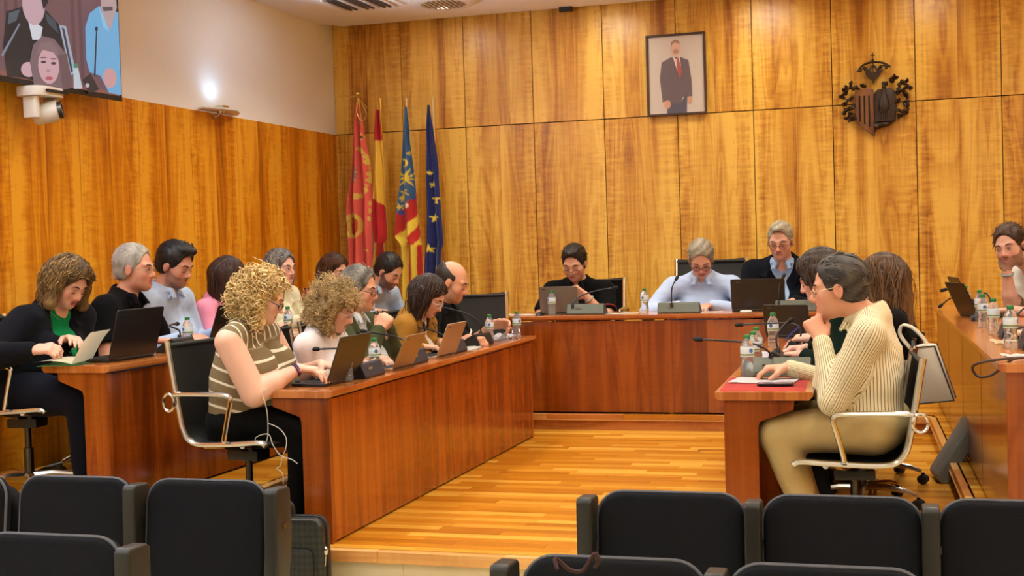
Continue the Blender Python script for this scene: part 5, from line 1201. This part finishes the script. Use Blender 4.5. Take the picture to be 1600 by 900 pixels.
def make_hair(hair, rt, org, H, Hm, s, hp, seed, F_, L_):
    st, ca, cb = hair[:3]; opt = hair[3] if len(hair) > 3 else {}
    hl, hf, hu = Hm; U_ = np.array([0, 0, 1.]); g = np.random.default_rng(seed)
    R_ = .34*s; F = Field(H-np.array([R_*.62, R_*.62, opt.get('len', .1)+.24*s]), H+np.array([R_*.62, R_*.62, .2*s]), .007)
    E_ = lambda c, r, k=.015, sub=False: F.add(ell(hp(*c), np.array(r)*s, Hm), k*s, sub)
    t = opt.get('th', .010); hlz = opt.get('line', .055)+.024
    face = lambda: (E_((0, .096, hlz-.105), (.076+opt.get('fw', 0), .088, .105), .012, True))
    if st in ('short', 'bald'):
        E_((0, -.019, .037), (.077+t*.8, .095+t, .087+t)); E_((0, -.045, -.02), (.068+t*.6, .066+t*.5, .06), .02)
        if opt.get('top'): E_(opt['top'][0], opt['top'][1], .02)
        face(); 
        for q in (1, -1): E_((q*.09, .004, -.028), (.026, .030, .040), .008, True)
        E_((0, -.01, -.115), (.11, .14, .055), .01, True); E_((0, .05, -.10), (.11, .09, .10), .01, True)
        if st == 'bald': E_((0, .02, .10), (.085, .10, .085), .015, True); E_((0, .07, .03), (.09, .06, .09), .015, True)
    elif st in ('long', 'bob'):
        ln = opt.get('len', .2)*s
        E_((0, -.02, .038), (.079+t, .098+t, .087+t)); 
        for q in (1, -1):
            a = hp(q*.074, -.026, .02); b = a-U_*ln+hl*q*opt.get('out', .02)*s+hf*opt.get('fwd', -.01)*s; F.add(cone(a, b, .032*s, opt.get('tip', .030)*s), .04*s)
            a = hp(q*.035, -.075, .0); b = a-U_*ln*1.02-hf*.01*s; F.add(cone(a, b, .050*s, opt.get('tip', .034)*s*1.15), .05*s)
            if opt.get('fringe'): F.add(cone(hp(q*.02, .055, .10), hp(q*.075, .06, -.01), .020*s, .014*s), .02*s)
        a = hp(0, -.08, 0); F.add(cone(a, a-U_*ln, .05*s, .04*s), .05*s)
        E_((0, .098, hlz-.115), (.072+opt.get('fw', 0), .092, .115), .012, True)
        F.add(cone(hp(0, .05, -.09), hp(0, .02, -.22), .052*s, .06*s), .01, True)
    elif st == 'curly':
        big = opt.get('big', .03); ln = opt.get('len', .12)*s
        E_((0, -.03, .040), (.082+big, .100+big, .088+big*.8)); E_((0, -.055, -.03), (.085+big, .075+big, .075), .03)
        for q in (1, -1):
            a = hp(q*(.075+big*.4), -.02, -.01); F.add(cone(a, a-U_*ln, .040*s, .034*s), .04*s)
        F.add(cone(hp(0, -.085, -.02), hp(0, -.085, -.02)-U_*ln, .07*s, .05*s), .05*s)
        E_((0, .104, hlz-.115), (.068+opt.get('fw', 0), .094, .115), .010, True); F.add(cone(hp(0, .055, -.09), hp(0, .03, -.22), .05*s, .06*s), .01, True)
    amp = {'short': .0022, 'bald': .001, 'long': .003, 'bob': .003, 'curly': .010}[st]
    K = g.normal(0, 1, (6, 3)); K /= np.linalg.norm(K, axis=1)[:, None]
    if st == 'curly': F.warp(lambda P: amp*sum(np.sin(P@K[i]*(85+i*13)+i) for i in range(6))/2.4)
    else: F.warp(lambda P: amp*np.sin(((P-H)@hl)*(240 if st != 'short' else 300)/s+3*np.sin(((P-H)@hf)*30)))
    V, Q = nets(F); X = (V-H)@Hm.T/s
    mixf = .5+.5*np.sin(X[:, 0]*90+X[:, 1]*40+4*np.sin(X[:, 2]*30)); tip = np.clip((-X[:, 2]+.02)/.15, 0, 1)*opt.get('tips', 0)
    mixf = np.clip(mixf*(.25 if st in ('long', 'bob', 'curly') else .5)+tip, 0, 1)[:, None]; col = (np.array(lin(ca))*(1-mixf)+np.array(lin(cb))*mixf)
    if opt.get('grey'):                                                    # greying temples
        gz = np.clip((.03-X[:, 2])/.04, 0, 1)[:, None]*.6; col = col*(1-gz)+np.array(lin(opt['grey']))*gz
    ho = mkmesh('hair', V, Q, M['hair'], rt, org, col*.85)
    # locks
    N = opt.get('n', {'short': 300, 'bald': 160, 'long': 380, 'bob': 320, 'curly': 900}[st]); i = g.integers(0, len(V), N*3); P0 = V[i]; Xp = X[i]; keep = np.ones(len(i), bool)
    if st in ('long', 'bob'): keep = Xp[:, 2] > -.0
    if st == 'curly': keep = Xp[:, 2] > -.12
    P0, Xp = P0[keep][:N], Xp[keep][:N]
    def keep(A):
        Y = (A-H)@Hm.T/s; return ~(((np.abs(Y[..., 0]) < .060) & (Y[..., 1] > .045) & (Y[..., 2] < hlz-.008) & (Y[..., 2] > -.2)) | ((Y[..., 1] > (.030 if st != 'curly' else .05)) & (Y[..., 2] < .03) & (Y[..., 2] > -.115))).any(1)
    def pushf(A):
        Y = (A-H)@Hm.T/s; z_ = (Y[..., 1] > -.0) & (Y[..., 2] < hlz-.01) & (Y[..., 2] > -.16); sgn = np.sign(Y[:, :1, 0]+1e-6)
        Y[..., 0] = np.where(z_, sgn*np.maximum(np.abs(Y[..., 0]), .084), Y[..., 0]); Y[..., 1] = np.where(z_ & (Y[..., 1] > .03), .03+(Y[..., 1]-.03)*.25, Y[..., 1]); return H+(Y*s)@Hm
    c0 = H+hf*(-.02*s)+hu*.03*s; nr = P0-c0; nr /= np.linalg.norm(nr, axis=1)[:, None]
    if st in ('short', 'bald'):
        comb_ = np.array(opt.get('comb', (0, -1, .25))); d = comb_@Hm; d = np.tile(d, (len(P0), 1))
        if 'comb' not in opt: side = (np.abs(Xp[:, 0]) > .055)[:, None]; d = np.where(side, d*.5-hu*.7, d)
        d = d-nr*(d*nr).sum(1)[:, None]; d = d/(np.linalg.norm(d, axis=1)[:, None]+1e-6)+nr*opt.get('lift', .28); L = np.full(len(P0), opt.get('L', .026)*s)
        strands('locks', P0-nr*.002, d, L, ho, org*0+org, M['hair'], ca, cb, 5, .0022*s, .25, opt.get('curl', 0), 1.6, seed, jit=.5, keep=keep)
    elif st in ('long', 'bob'):
        d = np.where(Xp[:, :1] > 0, hl, -hl)*1.0-U_*.3-hf*.35; d = d-nr*(d*nr).sum(1)[:, None]; d = d/np.linalg.norm(d, axis=1)[:, None]
        low = P0[:, 2]-(H[2]+.0)+opt.get('len', .2)*s; L = np.maximum(low*.98, .05)
        strands('locks', P0, d, L, ho, org, M['hair'], ca, cb, 12, .0026*s, 2.2, opt.get('curl', .003), opt.get('freq', 2.), seed, center=(c0, np.array([1.0, 1.0, 1.02])*.100*s), push=pushf)
    else:
        d = nr*.8-U_*.15+g.normal(0, .35, nr.shape); L = np.full(len(P0), opt.get('L', .075)*s)
        strands('locks', P0-nr*.004, d, L, ho, org, M['hair'], ca, cb, opt.get('pts', 15), opt.get('r', .0024)*s, opt.get('grav', 1.1), opt.get('curl', .011)*s, opt.get('freq', 2.2), seed, jit=1., keep=keep)
D_ = math.radians; UP = (0, 0, 1); DN = (0, 0, -1); S0, S1 = .49, .61
def flo(V, cc):                                                           # red top with pale blotches
    f = np.sin(V[:, 0]*70+2*np.sin(V[:, 2]*50))*np.sin(V[:, 1]*64+V[:, 2]*30)*np.sin(V[:, 2]*75); cc = cc.copy(); cc[f > .28] = lin((226, 150, 90)); cc[f < -.38] = lin((120, 24, 20)); return cc
def whitehem(z):
    def fn(V, cc): return cc
    return fn
BLUE = (176, 194, 222)
person('blonde curly-haired woman in brown and white striped top, typing at the nearest desk end', D_(-3), (-3.035, 5.80, 1.200), D_(20), D_(24), (-3.19, 5.88, S0), s=1.02, skin=(228, 182, 160),
       hair=('curly', (176, 134, 74), (250, 226, 166), {'big': .012, 'len': .11, 'n': 950, 'L': .075, 'curl': .013, 'freq': 1.8, 'r': .0034, 'grav': 1.6, 'tips': .3, 'line': .05}), top=('top', (130, 112, 84)), pat='wide', sleeve='cap', neckv=.55,
       hands=[((-2.79, 6.00, .835), (1, -.25, -.15), DN, (.35, .5)), ((-2.80, 5.79, .838), (1, .15, -.12), DN, (.3, .5))], w=1.30, belly=1.25, bust=1.25, glasses=((46, 30, 40), .004, .0024), seed=3, legs=(7, 7, 8), legw=1.15, hx=.0048, knee=(.40, .38, .08), shoulder=(0, .02), kin=-.02, rings=[('bracelet', -1, 'f', .93, .031, .0045, (72, 36, 92)), ('bracelet', -1, 'f', .97, .029, .004, (84, 44, 104))])
person('curly-haired woman in a white t-shirt behind the black laptop', 0, (-2.955, 6.49, 1.105), D_(6), D_(26), (-3.14, 6.56, S0), s=1.0, skin=(220, 172, 148),
       hair=('curly', (132, 102, 60), (226, 196, 138), {'big': .022, 'len': .11, 'n': 1200, 'L': .07, 'curl': .0115, 'freq': 3., 'r': .0022, 'line': .03}), top=('top', (226, 220, 222)), sleeve='short', neckv=.2,
       hands=[((-2.83, 6.78, .80), (1, -.35, -.1), DN), ((-2.84, 6.52, .80), (1, .35, -.05), DN)], w=1.1, belly=.9, bust=1.1, glasses=((190, 196, 210), .0, .0018), seed=5, legs=(40, 44, 60), elbow=((-.2, .4, -1), (-.5, -.5, -.6)))
person('grey-haired man with glasses in an olive jacket, hands clasped before him', 0, (-3.13, 7.22, 1.183), D_(4), D_(10), (-3.24, 7.30, S0), s=1.07, skin=(214, 158, 128),
       hair=('short', (70, 66, 60), (176, 170, 158), {'th': .014, 'L': .030, 'lift': .5, 'curl': .003, 'line': .068}), top=('shirt', (206, 212, 214)), jacket=((66, 70, 44), 1.2),
       hands=[((-2.965, 7.235, .985), (.35, -.55, .75), (-.2, -1, -.1), (1.15, 1.0)), ((-2.965, 7.175, .975), (.35, .55, .75), (-.2, 1, -.1), (1.15, 1.0))], w=1.08, belly=.9, glasses=((50, 40, 34), .0, .002), seed=7, legs=(40, 40, 44), elbow=((.3, .6, -1), (.3, -.6, -1)))
person('long dark-haired woman with pale glasses in an ochre jacket, head bent down', 0, (-2.875, 7.74, 1.112), D_(0), D_(34), (-3.13, 7.86, S0), s=1.03, skin=(220, 168, 138),
       hair=('long', (34, 22, 16), (74, 46, 30), {'len': .22, 'line': .045, 'n': 420, 'out': .0, 'fwd': -.09}), top=('top', (226, 216, 200)), jacket=((158, 112, 44), 1.0), neckv=.5,
       hands=[((-2.80, 7.84, .80), (1, -.3, -.1), DN), ((-2.80, 7.52, .80), (1, .2, -.1), DN)], w=1.0, bust=1., glasses=((222, 206, 214), .004, .0022), seed=9, legs=(30, 30, 36), lip=(160, 60, 60))
person('bald man with dark side hair in a black polo with white trim', 0, (-2.955, 8.42, 1.180), D_(6), D_(22), (-3.13, 8.50, S0), s=1.14, skin=(210, 154, 122),
       hair=('bald', (36, 30, 26), (70, 60, 52), {'th': .006, 'L': .012, 'line': .02}), top=('polo', (9, 10, 10)), sleeve='short', neckv=.35,
       hands=[((-2.72, 8.72, .86), (.8, .4, .1), (0, -.8, -.5), (.8, .8)), ((-2.72, 8.20, .80), (1, -.1, -.1), DN, (.8, .8))], w=1.15, belly=.9, beard=((92, 70, 56), .35), seed=11, legs=(14, 14, 16), rings=[('sleeve_trim', -1, 'u', .62, .066, .006, (220, 216, 206)), ('sleeve_trim', 1, 'u', .62, .066, .006, (220, 216, 206))])
person('woman with long wavy hair in navy blazer and green top holding a notebook', D_(-4), (-4.43, 6.16, 1.290), D_(-10), D_(32), (-4.66, 6.06, S1), s=1.10, skin=(224, 170, 146),
       hair=('long', (60, 42, 26), (176, 138, 80), {'len': .15, 'curl': .015, 'freq': 2.6, 'n': 900, 'out': .04, 'tips': .35, 'tip': .032, 'line': .05, 'th': .018}), top=('top', (10, 120, 66)), jacket=((12, 13, 20), 1.3), neckv=.7,
       hands=[((-4.33, 6.02, .985), (.8, -.5, .1), (0, -.3, -1), (.3, .4)), ((-4.27, 5.70, .955), (.95, .2, .1), (-.2, .5, -.8), (.7, .8))], w=1.25, belly=1.0, bust=1.1, seed=13, legs=(18, 20, 30), floor=ZD, hroll=D_(-6), legw=1.15, lip=(186, 90, 84), knee=(.48, .50, .0), elbow=((-.3, .5, -1), (-.6, -.7, -.5)))
person('grey-haired man with thin glasses in a black polo upright in the left row', 0, (-4.50, 6.93, 1.352), D_(10), D_(4), (-4.70, 6.86, S1), s=1.16, skin=(212, 152, 124),
       hair=('short', (150, 144, 134), (214, 208, 196), {'th': .010, 'line': .066, 'L': .028}), top=('polo', (8, 8, 10)), sleeve='short', neckv=.55,
       hands=[((-4.22, 7.10, .91), (1, -.3, -.1), DN), ((-4.24, 6.80, .91), (1, .3, -.1), DN)], w=1.1, belly=.8, eyes=.001, glasses=((150, 130, 100), .0, .0012), seed=15, legs=(30, 30, 36), floor=ZD)
person('dark-haired man with short beard in an open pale blue shirt, left row', 0, (-4.44, 7.30, 1.362), D_(-4), D_(20), (-4.66, 7.46, S1), s=1.14, skin=(204, 148, 122),
       hair=('short', (16, 14, 14), (44, 38, 34), {'th': .016, 'line': .058, 'L': .024, 'top': ((0, .03, .105), (.055, .075, .032)), 'lift': .35}), top=('shirt', BLUE), neckv=.75,
       hands=[((-4.20, 7.52, .91), (1, -.2, -.1), DN), ((-4.22, 7.14, .91), (1, .1, -.1), DN)], w=1.12, belly=.7, beard=((78, 56, 46), .5), seed=17, legs=(36, 40, 56), floor=ZD)
person('brown-bobbed woman in pink, face turned away behind a laptop', D_(4), (-4.44, 7.98, 1.255), D_(42), D_(22), (-4.65, 8.08, S1), s=1.08, skin=(216, 162, 138),
       hair=('bob', (44, 24, 16), (92, 52, 34), {'len': .13, 'line': .05, 'th': .014, 'tip': .045}), top=('top', (240, 156, 186)), neckv=.3,
       hands=[((-4.17, 8.14, .91), (1, -.2, -.1), DN), ((-4.19, 7.88, .91), (1, .2, -.1), DN)], w=1.0, bust=1., glasses=((40, 34, 34), .002, .002), seed=19, legs=(40, 40, 50), floor=ZD)
person('woman with shoulder-length grey hair in a cream jacket, looking up', D_(-6), (-4.48, 8.86, 1.305), D_(-14), D_(4), (-4.66, 8.80, S1), s=1.10, skin=(220, 172, 154),
       hair=('bob', (86, 82, 80), (190, 184, 174), {'len': .12, 'line': .06, 'th': .014, 'out': .04, 'tips': .7}), top=('top', (222, 214, 176)), jacket=((222, 216, 182), 1.0), neckv=.3,
       hands=[((-4.17, 8.96, .91), (1, -.2, -.1), DN), ((-4.19, 8.66, .91), (1, .2, -.1), DN)], w=1.05, bust=1., eyes=.001, seed=21, legs=(60, 60, 66), floor=ZD, lip=(194, 116, 108))
person('brown-haired woman in red patterned top behind the man with clasped hands', D_(-4), (-4.43, 9.72, 1.262), D_(-16), D_(16), (-4.62, 9.44, S1), s=1.08, skin=(212, 154, 128),
       hair=('long', (56, 30, 18), (110, 66, 38), {'len': .16, 'line': .05}), top=('top', (190, 40, 30), flo), neckv=.5,
       hands=[((-4.17, 9.60, .91), (1, -.2, -.1), DN), ((-4.12, 9.36, .91), (1, .1, -.1), DN)], w=1.05, bust=1., seed=23, legs=(40, 40, 50), floor=ZD)
person('dark-bearded man in light blue shirt at the far end of the left row', D_(-14), (-3.985, 9.80, 1.240), D_(-12), D_(32), (-4.42, 10.06, S1), s=1.13, skin=(212, 160, 130),
       hair=('short', (18, 14, 12), (46, 36, 30), {'th': .012, 'line': .060}), top=('shirt', (172, 192, 218)), neckv=.4,
       hands=[((-3.86, 9.95, .91), (1, -.5, -.1), DN), ((-3.97, 9.56, .925), (1, .3, -.1), DN)], w=1.12, belly=.8, beard=((26, 18, 14), .94), seed=25, legs=(36, 40, 56), floor=ZD, elbow=((-.2, .8, -.8), (-.2, -.9, -.6)), lean=(-4.14, 9.84, 1.11))
person('man in black polo over red shirt at the head desk, glasses low on his nose', D_(-90), (-2.515, 10.18, 1.262), D_(-94), D_(24), (-2.52, 10.46, S1), s=1.16, skin=(210, 158, 130),
       hair=('short', (26, 20, 16), (60, 46, 36), {'th': .013, 'line': .058, 'L': .03, 'top': ((0, .02, .10), (.06, .07, .032))}), top=('polo', (9, 9, 9)), sleeve='short', neckv=.5,
       hands=[((-2.43, 9.98, 1.030), (-.85, -.2, .5), (.2, -.7, -.6), (.6, .7)), ((-2.62, 9.90, .93), (.1, -1, -.1), DN)], w=1.1, belly=1., glasses=((40, 32, 30), .016, .0016), seed=27, legs=(30, 30, 36), floor=ZD, elbow=((.55, .1, -1), (-.7, .2, -.8)), beard=((120, 100, 88), .25), rings=[('wristwatch', 1, 'f', .86, .032, .006, (150, 146, 138)), ('sleeve_trim', 1, 'u', .62, .066, .005, (150, 34, 40))])
person('grey-haired man in light blue shirt, head bowed, in the middle of the head desk', D_(-86), (-1.478, 10.15, 1.268), D_(-82), D_(36), (-1.50, 10.44, S1), s=1.16, skin=(212, 158, 132),
       hair=('short', (126, 116, 98), (206, 196, 172), {'th': .013, 'line': .06, 'L': .03}), top=('shirt', (180, 198, 230)), neckv=.4,
       hands=[((-1.41, 9.93, .905), (-.35, -1, -.05), DN, (.15, .25)), ((-1.60, 9.95, .91), (.5, -.9, -.05), DN, (.3, .3))], w=1.15, belly=.9, glasses=((30, 26, 28), .004, .0020), seed=29, legs=(36, 40, 56), floor=ZD, elbow=((1, .1, -.35), (-1, .1, -.35)))
person('grey-haired man in dark navy suit and blue shirt at the head desk', D_(-92), (-.868, 10.27, 1.392), D_(-97), D_(16), (-.86, 10.52, S1), s=1.17, skin=(214, 160, 136),
       hair=('short', (150, 142, 124), (216, 208, 186), {'th': .008, 'line': .064, 'L': .02, 'top': ((0, .035, .10), (.05, .06, .03))}), top=('shirt', (150, 176, 212)), jacket=((16, 19, 27), 1.3), neckv=.45,
       hands=[((-.78, 9.96, .925), (-.3, -1, -.05), DN), ((-.98, 9.98, .925), (.2, -1, -.05), DN)], w=1.18, belly=.9, glasses=((60, 34, 34), .004, .0016), seed=31, legs=(28, 30, 38), floor=ZD)
person('man with glasses in a cream striped shirt, chin on hand, seen in profile', D_(180), (-.252, 5.86, 1.190), D_(179), D_(6), (-.12, 5.90, S0), s=1.12, skin=(212, 154, 124),
       hair=('short', (38, 32, 28), (104, 96, 88), {'th': .012, 'line': .062, 'L': .03, 'comb': (.2, -1, -.1), 'fw': .0}), top=('shirt', (220, 208, 172)), pat='fine', neckv=.3,
       hands=[((-.345, 5.80, 1.012), (-.35, .25, .75), (-.3, .8, .3), (1.0, 1.1)), ((-.555, 6.12, .805), (-1, -.15, -.05), DN, (.5, .7))], w=1.12, belly=.85, glasses=((196, 178, 140), .0, .0014), seed=33, legs=(184, 160, 108), hx=.0048, lean=(-.125, 5.885, 1.055), elbow=((-.1, -.25, -1), (.3, .5, -1)), knee=(.40, .42, .17), legw=1.1, collar=1)
person('dark-haired woman bending over papers, half hidden behind the man in stripes', D_(180), (-.395, 7.02, 1.205), D_(176), D_(22), (-.10, 6.98, S0), s=1.08, skin=(222, 172, 154),
       hair=('bob', (40, 28, 22), (96, 70, 50), {'len': .11, 'line': .05, 'th': .016, 'fringe': 1}), top=('top', (8, 26, 20)), neckv=.3,
       hands=[((-.53, 6.88, .80), (-1, .2, -.05), DN), ((-.53, 7.16, .81), (-1, -.1, -.05), DN)], w=1.0, bust=1., seed=35, legs=(20, 20, 22), neckfwd=.09)
person('woman with long wavy brown hair behind the man in the striped cream shirt', D_(180), (-.085, 7.55, 1.150), D_(168), D_(18), (-.06, 7.64, S0), s=1.14, skin=(220, 170, 150),
       hair=('long', (54, 34, 20), (142, 100, 60), {'len': .26, 'curl': .010, 'freq': 1.6, 'n': 640, 'out': .03, 'tips': .4, 'tip': .06, 'line': .05, 'th': .018}), top=('top', (14, 10, 12)), neckv=.3,
       hands=[((-.52, 7.46, .835), (-1, .15, -.05), DN), ((-.53, 7.72, .83), (-1, -.1, -.1), DN)], w=1.05, bust=1., seed=37, legs=(84, 22, 30), neckfwd=.03)
person('young bearded man in a white t-shirt resting his cheek on his fist, far right', D_(-155), (.712, 9.00, 1.318), D_(-117), D_(10), (1.10, 9.06, S1), s=1.12, skin=(216, 164, 140),
       hair=('short', (52, 34, 22), (104, 72, 46), {'th': .013, 'line': .058, 'L': .034, 'lift': .6}), top=('top', (222, 218, 206)), sleeve='short', neckv=.2,
       hands=[((.66, 8.80, .905), (-1, .1, -.05), DN), ((.680, 8.955, 1.215), (-.15, .1, 1), (.5, .7, .1), (1.1, 1.1))], w=1.05, belly=.5, beard=((84, 50, 32), .75), seed=39, legs=(40, 44, 60), floor=ZD, rings=[('wristband', -1, 'f', .9, .032, .006, (130, 150, 160))], hroll=D_(8), eyes=-.001, elbow=((.1, -.6, -.8), (0, 0, -1)), lean=(.88, 9.06, 1.17))
person('person at the right picture edge, only hands on the desk in view', D_(180), (1.02, 6.95, 1.33), D_(180), D_(12), (1.22, 6.95, S1), s=1.08, skin=(220, 168, 146),
       hair=('short', (60, 46, 36), (110, 88, 66), {}), top=('top', (60, 66, 80)), neckv=.2,
       hands=[((.60, 6.86, .905), (-1, .2, -.05), DN), ((.62, 7.10, .905), (-1, -.2, -.05), DN)], w=1.0, seed=41, legs=(40, 44, 60), floor=ZD)
